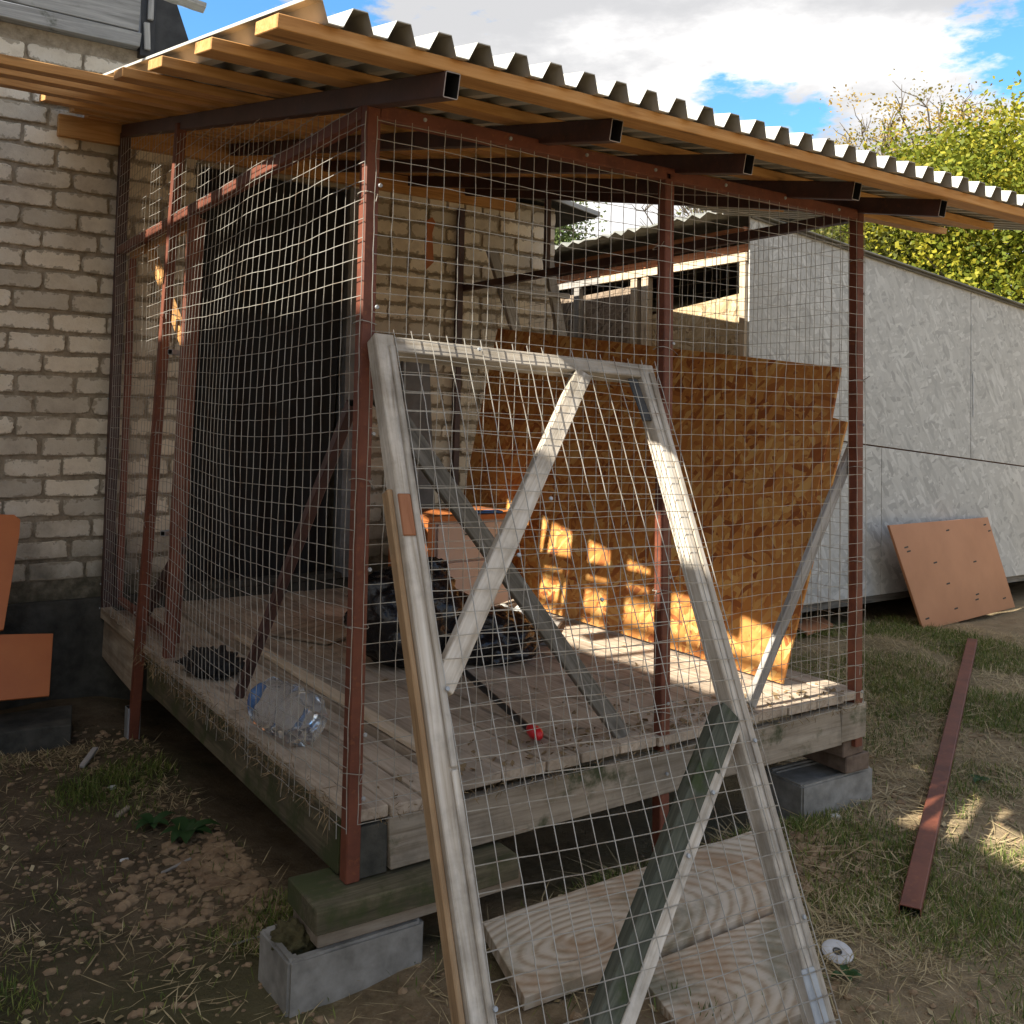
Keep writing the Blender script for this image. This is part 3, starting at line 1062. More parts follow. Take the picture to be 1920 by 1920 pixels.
# self-drilling screws on the posts
vs, fs = [], []
def screwhead(p, n_, r=.006):
    M, L = basis((0, 0, 0), n_, (0, .3, 1) if abs(n_[2]) < .9 else (1, 0, 0))
    i = len(vs)
    for d, rr in ((0, r), (.004, r * .8)):
        for k in range(8):
            a = k * math.pi / 4
            vs.append(tuple(Vector(p) + M.to_3x3() @ Vector((d, rr * math.cos(a), rr * math.sin(a)))))
    for k in range(8):
        j = (k + 1) % 8
        fs.append((i + k, i + j, i + 8 + j, i + 8 + k))
    fs.append(tuple(i + 8 + k for k in range(8)))
for x in (.14, .42, .7, .98, 1.3, 1.6, 1.9):
    screwhead((x, -.042, H - .005), (0, -1, 0))
for z in (.02, .18, .6, .95, 1.28, 1.6):
    screwhead((.012, -.042, z), (0, -1, 0))
for z in (-.05, -.12, .1, .5, .82, 1.25):
    screwhead((1.08, -.03, z), (0, -1, 0))
for z in (.0, .5, 1.0, 1.5):
    screwhead((W + .02, -.03, z), (0, -1, 0))
for z in (.0, .12, .3, .55, .8, 1.05, 1.7, 1.9):
    screwhead((-.03, D - .04, z), (-1, 0, 0), .005)
    screwhead((-.05, 2.1 - z * .1, z), (-1, 0, 0), .005)
for y in (.3, .6, .9, 1.3, 1.7, 2.3):
    screwhead((-.04, y, H), (-1, 0, 0), .005)
tag(meshobj('screws', vs, fs, 'galv_plate', kn), kind='stuff')

vs, fs = [], []
TR = random.Random(8)
def tie(x, y, z, r=.030):
    n_ = 14
    pts = [(x + r * math.cos(a), y + r * math.sin(a), z + .004 * math.sin(a * 2)) for a in [k * 2 * math.pi / n_ for k in range(n_ + 1)]]
    for a, b_ in zip(pts, pts[1:]):
        wires(vs, fs, [a, b_], .0013, 4)
    a = TR.uniform(3, 6)
    e = Vector((x + r * math.cos(a), y + r * math.sin(a), z))
    wires(vs, fs, [e, e + Vector((TR.uniform(-.03, .01), TR.uniform(-.04, -.01), TR.uniform(-.03, .02)))], .0012, 4)
for z in (.10, .47, .83, 1.21, 1.58):
    tie(0, 0, z + TR.uniform(-.04, .04), .031)
    tie(1.085 - .02 * z, 0, z + TR.uniform(-.06, .06), .031)
    tie(W + .015, 0, z + TR.uniform(-.06, .06), .031)
for z in (.25, .52, .9, 1.4):
    tie(-.02, 2.06 - .14 * z, z, .034)
tag(meshobj('tie_wires', vs, fs, 'galvanised_wire', kn), kind='stuff')

# ------------------------------------------------------------------ leaning gate
def Rz(a): return Matrix.Rotation(a, 3, 'Z')
GM = (Matrix.Rotation(-.0296, 3, 'Z') @ Matrix.Rotation(-.4613, 3, 'X') @ Matrix.Rotation(.0457, 3, 'Y'))
GO = Vector((-.0077, -.0705, 1.2066))
gate = empty('mesh_gate', (.38, -.9, -.45), 'weathered wooden gate frame with wire netting leaning against the kennel front', 'gate')


def G(u, d, n_):   # u across, d down from the top, n_ towards the kennel
    return GO + GM @ Vector((u, n_, -d))


gn = tuple(GM @ Vector((0, -1, 0)))
GW, GL = .9227, 1.87
board('stile', gate, G(.028, -.005, .026), G(.028, GL, .026), .055, .052, gn, 'gate_wood', rag=.002)
board('stile', gate, G(GW - .028, .0, .026), G(GW - .028, GL, .026), .055, .052, gn, 'gate_wood', rag=.002)
board('lath', gate, G(.044, .03, -.004), G(.044, 1.06, -.004), .017, .008, gn, 'gate_wood', rag=.001)
board('lath', gate, G(.044, 1.065, -.004), G(.044, GL - .02, -.004), .017, .008, gn, 'gate_wood', rag=.001)
board('lath', gate, G(GW - .018, .03, -.004), G(GW - .018, GL - .02, -.004), .018, .008, gn, 'gate_wood', rag=.001)
board('side_lath', gate, G(-.007, .42, .034), G(-.007, GL, .034), .036, .014, tuple(GM @ Vector((-1, 0, 0))), 'gate_side_wood', rag=.003)
board('top_rail', gate, G(.056, .022, .026), G(GW - .056, .022, .026), .044, .050, gn, 'gate_wood', rag=.002)
board('brace', gate, G(.655, .048, .020), G(.050, .895, .020), .052, .038, gn, 'gate_wood', rag=.004)
board('brace', gate, G(.862, 1.02, .022), G(.10, 1.80, .022), .062, .050, gn, 'green_wood', rag=.005, label='dark mossy lower brace')
board('brace', gate, G(.878, 1.045, .022), G(.15, 1.80, .010), .030, .046, gn, 'gate_wood', rag=.003)
board('patch', gate, G(.018, .44, -.0025), G(.018, .545, -.0025), .034, .004, gn, 'red_wood')
box_ = board('plate', gate, G(.835, .05, .010), G(.850, .19, .010), .036, .006, gn, 'black_steel')
board('plate', gate, G(GW - .045, 1.60, -.003), G(GW - .045, 1.86, -.003), .045, .005, gn, 'galv_plate')


def f_gate(u, v_):
    d = -v_
    bow = .004 + .010 * noise.noise(Vector((u * 4, d * 3, 1)))
    q = G(u + .012 * noise.noise(Vector((u * 2, d * 1.5, 3))), d + .008 * noise.noise(Vector((u * 3, d * 2, 7))), -.0115 + min(.004, bow))
    return q


vs, fs = net(f_gate, .05, GW + .01, -GL, .012, .0515, .0013, 9, jit=.0008)
meshobj('wire_mesh', vs, fs, 'galvanised_wire', gate)
vs, fs = [], []
for u, d in ((.05, .9), (.30, .60), (.43, .45), (.52, .72), (.25, 1.6), (.72, 1.2), (.60, 1.32), (.9, 1.5), (.9, 1.1), (.05, 1.5), (.3, .02)):
    screwhead(tuple(G(u, d, -.013)), gn, .006)
tag(meshobj('screws', vs, fs, 'galv_plate', gate), kind='stuff')

# ------------------------------------------------------------------ things inside the kennel
# two sheets of OSB leaning on the right-hand side
def panel(name, quad, th, m, label, cat, n_=None):
    q = [Vector(p) for p in quad]
    nn_ = (q[1] - q[0]).cross(q[3] - q[0]).normalized()
    x = (q[1] - q[0]).normalized()
    y = nn_.cross(x)
    c = sum(q, Vector()) / len(q)
    R3 = Matrix(((x.x, y.x, nn_.x), (x.y, y.y, nn_.y), (x.z, y.z, nn_.z)))
    loc = [R3.transposed() @ (p - c) for p in q]
    bm = bmesh.new()
    a = [bm.verts.new((p.x, p.y, -th / 2)) for p in loc]
    b_ = [bm.verts.new((p.x, p.y, th / 2)) for p in loc]
    n4 = len(q)
    bm.faces.new(a[::-1]); bm.faces.new(b_)
    for k in range(n4):
        j = (k + 1) % n4
        bm.faces.new((a[k], a[j], b_[j], b_[k]))
    bmesh.ops.bevel(bm, geom=[e for e in bm.edges], offset=min(.0015, th * .2), segments=1, affect='EDGES')
    me = bpy.data.meshes.new(name)
    bm.to_mesh(me); bm.free()
    me.materials.append(MATS[m])
    o = bpy.data.objects.new(name, me)
    col.objects.link(o)
    setpar(o, None, Matrix.Translation(c) @ R3.to_4x4())
    if label: tag(o, label, cat)
    return o


panel('osb_sheet', [(1.895, .19, .008), (1.90, 2.74, .008), (2.045, 2.49, 1.527), (2.03, .035, 1.217)], .011, 'osb_orange',
      'large orange OSB sheet leaning inside the right side of the kennel', 'board')
panel('osb_sheet', [(1.872, .177, .006), (1.880, .62, .006), (2.010, .75, .80), (2.012, .10, 1.035), (2.006, -.005, 1.010)], .011, 'osb_orange',
      'narrower OSB piece with cut corner in front of the large sheet, by the far post', 'board')
# cabinet
cb = empty('cabinet', (1.55, 2.0, 0), 'small pale pink cabinet with orange-brown edging near the brick wall', 'cabinet')
box('carcass', cb, (1.33, 1.93, .012), (1.80, 2.30, .47), 'pink_laminate')
box('cabinet_top', cb, (1.285, 1.895, .472), (1.84, 2.32, .498), 'rust_trim')
box('side_panel', cb, (1.285, 1.905, .012), (1.327, 2.32, .470), 'rust_trim')
box('drawer_front', cb, (1.35, 1.912, .27), (1.79, 1.928, .455), 'pink_laminate')
box('door_front', cb, (1.35, 1.912, .03), (1.79, 1.928, .26), 'pink_laminate')
box('handle', cb, (1.50, 1.903, .395), (1.53, 1.911, .401), 'black_steel')
for x in (1.31, 1.80):
    box('foot', cb, (x - .015, 1.95, .0), (x + .015, 2.26, .0115), 'dark_wood', 0)
o = panel('wood_offcut', [(1.58, 1.93, .505), (1.73, 1.90, .505), (1.75, 1.97, .505), (1.60, 2.0, .505)], .010, 'blue_plastic', 'small flat blue and black pack lying on the pink cabinet', 'packaging')
# bags
bg_ = empty('rubbish_bag', (.80, 1.18, 0), 'full shiny black rubbish bag standing on the kennel floor by the corner post', 'bag')
blob('bag_body', bg_, (.80, 1.20, .185), (.25, .22, .205), 'bag_plastic', 5, .16, 2.0, 1, -.183, True)
blob('bag_neck', bg_, (.93, 1.24, .36), (.075, .06, .05), 'bag_plastic', 4, .4, 2, 5, None, True)
bg2 = empty('rubbish_bag', (1.16, 1.12, 0), 'low slumped black rubbish bag lying behind the gate brace', 'bag')
blob('bag_body', bg2, (1.13, 1.10, .075), (.25, .19, .12), 'bag_plastic', 5, .22, 2.0, 8, -.073, True)
# sack of scraps behind
o = blob('crumpled_sheet', None, (1.42, 1.35, .06), (.14, .10, .07), 'paper_scrap', 4, .7, 3.0, 3, -.058, True)
tag(o, 'crumpled pale sheet lying beside the low black bag', 'packaging')
board_items = [
    ('plank', (1.20, 1.55, .03), (1.62, 1.60, .10), .06, .02, (0, 0, 1), 'old_wood', 'short brown offcut lying against the low black bag', 'plank'),
    ('plank', (1.45, 1.15, .012), (1.80, 1.5, .012), .05, .02, (0, 0, 1), 'grey_wood', 'short pale stick lying on the sunlit kennel floor', 'plank'),
    ('plywood_piece', (.55, 1.75, .010), (.95, 1.95, .012), .34, .012, (0, 0, 1), 'old_wood', 'thin plywood piece lying on the floor behind the tall black bag', 'board'),
    ('plank', (.335, .12, .012), (.345, 1.9, .012), .045, .016, (0, 0, 1), 'shed_wood', 'long narrow pale lath lying along the kennel floor', 'plank')]
for nme, A, B, w_, t_, up, m_, lab, cat in board_items:
    tag(board(nme, None, A, B, w_, t_, up, m_, rag=.004), lab, cat)
# grey slab on the wall
tag(panel('stone_slab', [(1.66, 2.80, .01), (1.86, 2.80, .01), (1.80, 2.87, 1.42), (1.62, 2.87, 1.40)], .035, 'grey_plaster', None, None),
    'tall narrow grey slab leaning against the brick wall', 'slab')
# crowbar with a red end
cr = empty('garden_tool', (.78, .5, .0), 'dark rod with bright red tip lying on the kennel floor', 'tool')
vs, fs = [], []
P0_, P1_ = Vector((.90, .95, .02)), Vector((.705, .20, .018))
wires(vs, fs, [P0_, P1_], .011, 8)
meshobj('shaft', vs, fs, 'black_steel', cr, smooth_=True)
vs, fs = [], []
dv = (P1_ - P0_).normalized()
prev = None
for q, r_ in ((0, .012), (.02, .020), (.05, .022), (.075, .018), (.09, .008)):
    i = len(vs)
    s_ = dv.cross(Vector((0, 0, 1))).normalized()
    for k in range(10):
        a = k * math.pi / 5
        vs.append(tuple(P1_ + dv * q + s_ * math.cos(a) * r_ + Vector((0, 0, 1)) * (math.sin(a) * r_ + .004)))
    if prev is not None:
        for k in range(10):
            j = (k + 1) % 10
            fs.append((prev + k, prev + j, i + j, i + k))
    prev = i
fs.append(tuple(prev + k for k in range(10)))
fs.append(tuple(range(10))[::-1])
meshobj('red_tip', vs, fs, 'red_plastic', cr, smooth_=True)
# water bottle
wb = empty('water_bottle', (.06, .70, -.02), 'large crumpled clear plastic bottle with blue cap lying by the side netting', 'bottle')
def lathe(name, parent, A, B, prof_, m, n=24, crump=0, seed=0):
    M, L = basis(A, B, (0, 0, 1))
    vs, fs = [], []
    for x, r in prof_:
        for k in range(n):
            a = 2 * math.pi * k / n
            rr = r * (1 + crump * noise.noise(Vector((x * 30 + seed, math.cos(a) * 2.4, math.sin(a) * 2.4))))
            vs.append(tuple(Vector(A) + M.to_3x3() @ Vector((x, rr * math.cos(a), rr * math.sin(a)))))
    for i in range(len(prof_) - 1):
        for k in range(n):
            j = (k + 1) % n
            fs.append((i * n + k, i * n + j, (i + 1) * n + j, (i + 1) * n + k))
    fs.append(tuple(range(n))[::-1])
    fs.append(tuple((len(prof_) - 1) * n + k for k in range(n)))
    return meshobj(name, vs, fs, m, parent, smooth_=True)
pr = [(0, .055), (.006, .072)]
for q in range(1, 15):
    pr.append((.006 + q * .017, .076 + (.004 if q % 2 else -.003)))
pr += [(.262, .068), (.285, .045), (.30, .022), (.315, .019)]
lathe('bottle_body', wb, (.085, .50, .060), (.04, .83, .058), pr, 'clear_plastic', 28, .16, 2)
lathe('bottle_cap', wb, (.0415, .818, .058), (.037, .85, .058), [(0, .022), (.02, .022)], 'blue_plastic', 16)
lathe('bottle_handle', wb, (.043, .79, .060), (.041, .80, .060), [(0, .032), (.010, .032)], 'blue_plastic', 16)
o = blob('rag', None, (.11, 1.50, .01), (.10, .16, .05), 'black_film', 4, .5, 3, 4, -.028, True)
tag(o, 'black crumpled rubber sheet lying on the floor inside the kennel door', 'rag')

# ------------------------------------------------------------------ supports below the kennel
pl = board('plank', None, (-.13, .0, -.231), (.46, -.01, -.231), .20, .062, (0, 0, 1), 'mossy_wood', rag=.008)
tag(pl, 'thick moss covered plank directly under the near corner post', 'plank')
pl = board('plank', None, (-.11, .02, -.291), (.50, .02, -.289), .16, .046, (0, 0, 1), 'old_wood', rag=.006)
tag(pl, 'brown plank under the mossy plank at the near kennel corner', 'plank')
# hollow concrete block lying with the cavity upward
def ublock(name, loc, sx_, sy_, sz_, wl, label, rot=0, deep=.25):
    bm = bmesh.new()
    def bx(x0, y0, z0, x1, y1, z1):
        r = bmesh.ops.create_cube(bm, size=1)
        bmesh.ops.scale(bm, vec=(x1 - x0, y1 - y0, z1 - z0), verts=r['verts'])
        bmesh.ops.translate(bm, vec=((x0 + x1) / 2, (y0 + y1) / 2, (z0 + z1) / 2), verts=r['verts'])
    # outer ring as one shell: build with inset
    bm.free()
    bm = bmesh.new()
    o4 = [(0, 0), (sx_, 0), (sx_, sy_), (0, sy_)]
    i4 = [(wl, wl), (sx_ - wl, wl), (sx_ - wl, sy_ - wl), (wl, sy_ - wl)]
    ob = [bm.verts.new((*p, 0)) for p in o4]
    ot = [bm.verts.new((*p, sz_)) for p in o4]
    it = [bm.verts.new((*p, sz_)) for p in i4]
    ib = [bm.verts.new((p[0], p[1], sz_ * deep)) for p in i4]
    for k in range(4):
        j = (k + 1) % 4
        bm.faces.new((ob[k], ob[j], ot[j], ot[k]))
        bm.faces.new((ot[k], ot[j], it[j], it[k]))
        bm.faces.new((it[k], it[j], ib[j], ib[k]))
    bm.faces.new(ib)
    bm.faces.new(ob[::-1])
    bmesh.ops.recalc_face_normals(bm, faces=bm.faces)
    bmesh.ops.bevel(bm, geom=list(bm.edges), offset=.007, segments=2, affect='EDGES')
    bmesh.ops.subdivide_edges(bm, edges=list(bm.edges), cuts=2, use_grid_fill=True)
    for v_ in bm.verts:
        v_.co += Vector((noise.noise(v_.co * 25), noise.noise(v_.co * 25 + Vector((9, 0, 0))), noise.noise(v_.co * 25 + Vector((0, 9, 0))))) * .0025
    me = bpy.data.meshes.new(name)
    bm.to_mesh(me); bm.free()
    me.materials.append(MATS['concrete'])
    o = bpy.data.objects.new(name, me)
    col.objects.link(o)
    setpar(o, None, Matrix.Translation(loc) @ Matrix.Rotation(rot, 4, 'Z'))
    tag(o, label, 'block', 'concrete blocks under the kennel')
    return o


ublock('concrete_block', (-.19, -.075, -.512), .375, .195, .195, .028, 'hollow concrete block with open top holding earth at the near kennel corner', .01)
ublock('concrete_block', (1.80, .02, -.50), .40, .20, .185, .03, 'concrete block under the far front kennel corner', -.03, .93)
for (x, y, z, r, lab) in ((2.06, .02, -.212, .05, 'upper of two brown brick ends under the far front corner'), (2.10, .02, -.277, -.06, 'lower of two brown brick ends on the far concrete block')):
    M_ = Matrix.Translation((x, y + .1, z)) @ Matrix.Rotation(r, 4, 'Z')
    o = box('clay_brick', None, (-.06, -.12, -.0315), (.07, .12, .0315), 'clay_brick', .004)
    o.matrix_basis = M_
    tag(o, lab, 'brick')
# more supports under the back so the deck stands
for x, y in ((.1, 2.6), (1.8, 2.6), (1.0, 1.4)):
    pass
# soil heap filling the near block
o = blob('moss_clump', None, (-.125, .04, -.335), (.055, .06, .045), 'ground_soil', 4, .5, 4, 6, None)
tag(o, 'mossy lump of earth on the rim of the near concrete block', 'earth clump')

# boards under the gate
def wide(pts, label, m='ringed_board'):
    o = panel('wide_board', pts, .035, m, None, None)
    tag(o, label, 'board')
wide([(.355, -.085, -.375), (1.40, -.115, -.345), (1.13, -.435, -.395), (.285, -.385, -.405)], 'wide ringed board on the ground under the gate, nearer the kennel')
wide([(.60, -.425, -.412), (1.125, -.447, -.398), (.86, -.77, -.425), (.52, -.74, -.43)], 'wide ringed board on the ground under the gate, nearer the viewer')

# ------------------------------------------------------------------ loose things on the ground
panel('laminate_board', [(5.071, 1.650, -.410), (6.541, 1.808, -.410), (6.344, 1.92, .292), (4.831, 1.76, .313)], .018, 'laminate',
      'reddish brown laminated board leaning against the grey shed', 'board')
lam = bpy.data.objects['laminate_board']
LA, LB, LC, LD = Vector((5.071, 1.650, -.410)), Vector((6.541, 1.808, -.410)), Vector((6.344, 1.92, .292)), Vector((4.831, 1.76, .313))
ln = (LB - LA).cross(LD - LA).normalized()
if ln.y > 0: ln = -ln
ln_off = .0095
for k, (u, v_) in enumerate(((.06, .10), (.36, .13), (.60, .17), (.62, .22), (.36, .38), (.30, .60), (.52, .90), (.93, .92), (.96, .85), (.08, .78), (.09, .74), (.70, .55), (.90, .12))):
    p_ = (LA.lerp(LB, u)).lerp(LD.lerp(LC, u), v_) + ln * .0095
    o = board('staple', lam, p_ - Vector((.028, 0, .003)), p_ + Vector((.028, 0, .003)), .010, .003, tuple(ln), 'black_steel', 0)
bar = sqtube('metal_bar', None, (1.512, -.602, gz(1.5, -.6) + .028), (4.95, 1.22, gz(4.9, 1.2) + .03), .06, .03, (0, 0, 1), 'red_primer')
tag(bar, 'long rust red steel tube lying on the grass at right', 'metal bar')
# grinding disc
gd = empty('grinding_disc', (1.155, -.62, -.42), 'worn grey grinding disc lying on the grass below the steel tube', 'disc')
vs, fs = [], []
n = 40
for (r, z) in ((.0075, -.001), (.012, .002), (.040, .0035), (.042, .0015), (.012, -.002)):
    for k in range(n):
        a = 2 * math.pi * k / n
        vs.append((r * math.cos(a), r * math.sin(a), z))
for i in range(5):
    for k in range(n):
        j = (k + 1) % n
        fs.append((i * n + k, i * n + j, ((i + 1) % 5) * n + j, ((i + 1) % 5) * n + k))
meshobj('abrasive_disc', vs, fs, 'disc_grey', gd, Matrix.Translation((1.155, -.62, gz(1.155, -.62) + .018)) @ Matrix.Rotation(.25, 4, 'X') @ Matrix.Rotation(-.15, 4, 'Y'), True)
# centre ring
vs, fs = [], []
for (r, z) in ((.0078, .0025), (.0125, .0030), (.0125, .0036), (.0078, .0036)):
    for k in range(n):
        a = 2 * math.pi * k / n
        vs.append((r * math.cos(a), r * math.sin(a), z))
for i in range(4):
    for k in range(n):
        j = (k + 1) % n
        fs.append((i * n + k, i * n + j, ((i + 1) % 4) * n + j, ((i + 1) % 4) * n + k))
meshobj('hub_ring', vs, fs, 'black_steel', gd, Matrix.Translation((1.155, -.62, gz(1.155, -.62) + .018)) @ Matrix.Rotation(.25, 4, 'X') @ Matrix.Rotation(-.15, 4, 'Y'), True)
# orange boards at the far left
panel('laminate_board', [(-.93, 2.32, .02), (-.53, 2.32, .05), (-.455, 2.55, .42), (-.45, 2.57, .485), (-.475, 2.58, .51), (-.90, 2.60, .54)], .016, 'orange_laminate',
      'orange laminated board with rounded corner leaning on the brick wall at far left', 'board')
panel('laminate_board', [(-.93, 2.20, -.20), (-.362, 2.20, -.222), (-.335, 2.32, .015), (-.93, 2.34, .06)], .016, 'orange_laminate',
      'low orange laminated board standing below the rounded orange board', 'board')
o = board('rubble_strip', None, (-.9, 2.35, -.42), (-.25, 2.3, -.42), .3, .16, (0, 0, 1), 'dark_concrete', rag=.02)
tag(o, 'dark broken concrete edging below the orange boards', 'rubble')
o = board('offcut', None, (-.30, 1.80, -.405), (-.22, 1.95, -.39), .025, .012, (0, 0, 1), 'grey_wood', rag=.004)
tag(o, 'small pale wooden stick on the dark earth left of the kennel', 'stick')
sqtube('metal_stub', None, (-.03, 2.15, -.50), (-.03, 2.15, -.30), .055, .055, (1, 0, 0), 'galv_plate')
tag(bpy.data.objects['metal_stub'], 'short grey metal sleeve around the foot of the door post', 'metal sleeve')
o = panel('laminate_board', [(4.12, 1.86, -.375), (4.50, 1.95, -.375), (4.62, 2.15, -.36), (4.22, 2.10, -.36)], .02, 'laminate', 'small reddish offcut lying on the ground under the grey shed', 'board')

# ------------------------------------------------------------------ ladder beyond the kennel
ld = empty('wooden_trestle', (2.5, 2.6, 1.4), 'old grey wooden trestle standing against the corner of the brick building', 'trestle')
board('leg', ld, (2.165, 2.74, 2.04), (2.50, 2.60, .95), .07, .035, (0, 1, 0), 'grey_wood', rag=.006)
board('leg', ld, (2.60, 2.74, 2.04), (2.76, 2.60, .95), .07, .035, (0, 1, 0), 'grey_wood', rag=.006)
board('rung', ld, (2.20, 2.66, 1.785), (2.72, 2.66, 1.79), .035, .03, (0, 1, 0), 'grey_wood', rag=.004)
board('leg', ld, (2.50, 2.64, .96), (2.58, 2.60, -.42), .07, .035, (0, 1, 0), 'grey_wood')
board('leg', ld, (2.76, 2.64, .96), (2.80, 2.60, -.42), .07, .035, (0, 1, 0), 'grey_wood')

# ------------------------------------------------------------------ grey shed at right
sh = empty('grey_shed', (5.5, 3.0, -.43), 'low shed clad in grey painted OSB sheets with an open left side', 'shed')
Y0 = 1.95
def zroof(x): return 2.33 - .098 * (x - 3.66)
def zseam(x): return .857 - .083 * (x - 4.885)
SX = [3.62, 6.16, 8.6, 11.0]
def clad(pts, m='osb_grey', y=Y0, th=.012, name='osb_panel'):
    q = [(a, y, c) for a, c in pts]
    o = panel(name, q, th, m, None, None)
    o.parent = sh
    o.matrix_parent_inverse = Matrix.Translation(sh.location).inverted()
    return o
for i in range(3):
    a, b_ = SX[i] + .004, SX[i + 1] - .004
    clad([(a, zseam(a) + .004), (b_, zseam(b_) + .004), (b_, zroof(b_) - .01), (a, zroof(a) - .01)])
SX2 = [3.62, 5.02, 7.5, 11.0]
for i in range(3):
    a, b_ = SX2[i] + .003, SX2[i + 1] - .003
    clad([(a, -.205), (b_, -.205), (b_, zseam(b_) - .006), (a, zseam(a) - .006)])
def shb(name, A, B, w_, t_, up, m_):
    return board(name, sh, A, B, w_, t_, up, m_)
# roof sheet following the fall
vs, fs = [], []
def rp(x, y, dz=0): return (x, y, zroof(x) + dz)
meshobj('roof', [rp(3.52, Y0 - .05, .0), rp(11.1, Y0 - .05), rp(11.1, 7.5), rp(3.52, 7.5), rp(3.52, Y0 - .05, .009), rp(11.1, Y0 - .05, .009), rp(11.1, 7.5, .009), rp(3.52, 7.5, .009)],
        [(0, 3, 2, 1), (4, 5, 6, 7), (0, 1, 5, 4), (1, 2, 6, 5), (2, 3, 7, 6), (3, 0, 4, 7)], 'slate', sh)
shb('fascia', (3.62, Y0 - .02, 2.318), (11.05, Y0 - .02, zroof(11.05) - .012), .016, .014, (0, 1, 0), 'dark_wood')
# wavy slate courses over the open side
for r in range(3):
    vs, fs = [], []
    for j in range(2):
        for i in range(80):
            y = Y0 - .1 + i * .07
            x = 3.36 + r * .35 + j * .5
            vs.append((x, y, 2.375 + r * .02 - (0.0 if j else .055) + .018 * math.sin(i * math.pi * .9)))
    n_ = len(vs)
    vs += [(a, b_, c + .012) for a, b_, c in vs]
    for i in range(79):
        fs.append((i, i + 1, 80 + i + 1, 80 + i))
        fs.append((n_ + i, n_ + 80 + i, n_ + 80 + i + 1, n_ + i + 1))
        fs.append((i + 1, i, n_ + i, n_ + i + 1))
    meshobj('slate_sheet', vs, fs, 'slate', sh)
# side: posts, rails, infill
shb('side_rail', (3.63, Y0 + .02, 2.235), (3.63, 6.8, 2.235), .05, .06, (1, 0, 0), 'red_wood')
shb('side_rail', (3.66, Y0 + .02, 2.13), (3.66, 6.8, 2.13), .05, .04, (1, 0, 0), 'red_wood')
shb('side_rail', (3.615, Y0 - .0, 2.063), (3.615, 3.42, 2.063), .055, .03, (1, 0, 0), 'shed_wood')
shb('side_rail', (3.63, 3.43, 2.063), (3.63, 6.8, 2.063), .05, .03, (1, 0, 0), 'grey_wood')
shb('corner_stud', (3.625, Y0 + .035, -.2), (3.625, Y0 + .035, 2.03), .05, .05, (1, 0, 0), 'shed_wood')
for y, m_ in ((2.92, 'shed_wood'), (3.04, 'shed_wood'), (3.72, 'grey_wood'), (4.4, 'grey_wood'), (5.2, 'grey_wood')):
    shb('stud', (3.63, y, -.2), (3.63, y, 2.03), .07, .05, (1, 0, 0), m_)
for (y0, y1, z1, m_) in ((2.02, 2.88, 1.82, 'osb_pale'), (3.09, 3.68, 1.97, 'osb_dim'), (3.76, 5.15, 1.97, 'osb_dim'), (5.25, 6.75, 1.97, 'osb_dim')):
    o = panel('side_panel', [(3.655, y0, -.2), (3.655, y1, -.2), (3.655, y1, z1 - (.06 if y0 < 2.1 else 0)), (3.655, y0, z1 + .02)], .012, m_, None, None)
    o.parent = sh
    o.matrix_parent_inverse = Matrix.Translation(sh.location).inverted()
boxes_mesh('inner_wall', sh, [(3.70, Y0 + .022, -.2, 10.9, Y0 + .04, 1.6), (3.70, Y0 + .022, 1.6, 7.0, Y0 + .04, 1.98), (5.6, Y0 + .05, -.2, 5.65, 6.8, 2.1), (3.66, 6.8, -.2, 5.6, 6.85, 2.2)], 'brown_boards')
boxes_mesh('floor', sh, [(3.66, Y0 + .02, -.26, 10.9, 6.8, -.21)], 'dark_wood')
for x in (3.9, 6.3, 8.8):
    boxes_mesh('footing', sh, [(x, Y0 + .1, -.6, x + .4, Y0 + .3, -.262)], 'dark_concrete')
# seam cover strip
shb('cover_strip', (6.185, Y0 - .012, 1.42), (6.19, Y0 - .012, 1.08), .012, .006, (0, 1, 0), 'paper_scrap')

# ------------------------------------------------------------------ unseen board wall added left of view to shade the yard
bw = empty('shade_wall', (-3.0, 0, -.43), 'tall brown board wall, unseen, added at left to block the sun', 'wall')
boxes_mesh('backing', bw, [(-3.06, -1.9, -.5, -3.015, 2.36, 3.60), (-3.06, 2.42, -.5, -3.015, 3.3, 5.5)], 'dark_wood')
y = -1.9
i = 0
while y < 2.36:
    board('board', bw, (-3.0, y + .095, -.5), (-3.0, y + .095, 3.64 + .012 * (i % 3)), .188, .025, (1, 0, 0), 'old_wood')
    y += .19
    i += 1
y = 2.42
while y < 3.3:
    board('board', bw, (-3.0, y + .095, -.5), (-3.0, y + .095, 5.6), .188, .025, (1, 0, 0), 'old_wood')
    y += .19
for y in (.99, 2.40):
    board('shade_upright', bw, (-3.0, y, 3.6), (-3.0, y, 4.25), .05, .05, (1, 0, 0), 'old_wood')
board('shade_rail', bw, (-3.03, .98, 4.14), (-3.03, 2.5, 4.16), .05, .04, (1, 0, 0), 'old_wood')  # rails added to drop thin shadow bars on the leaning sheet
board('shade_rail', bw, (-3.03, .3, 3.97), (-3.03, 2.5, 4.00), .035, .04, (1, 0, 0), 'old_wood')


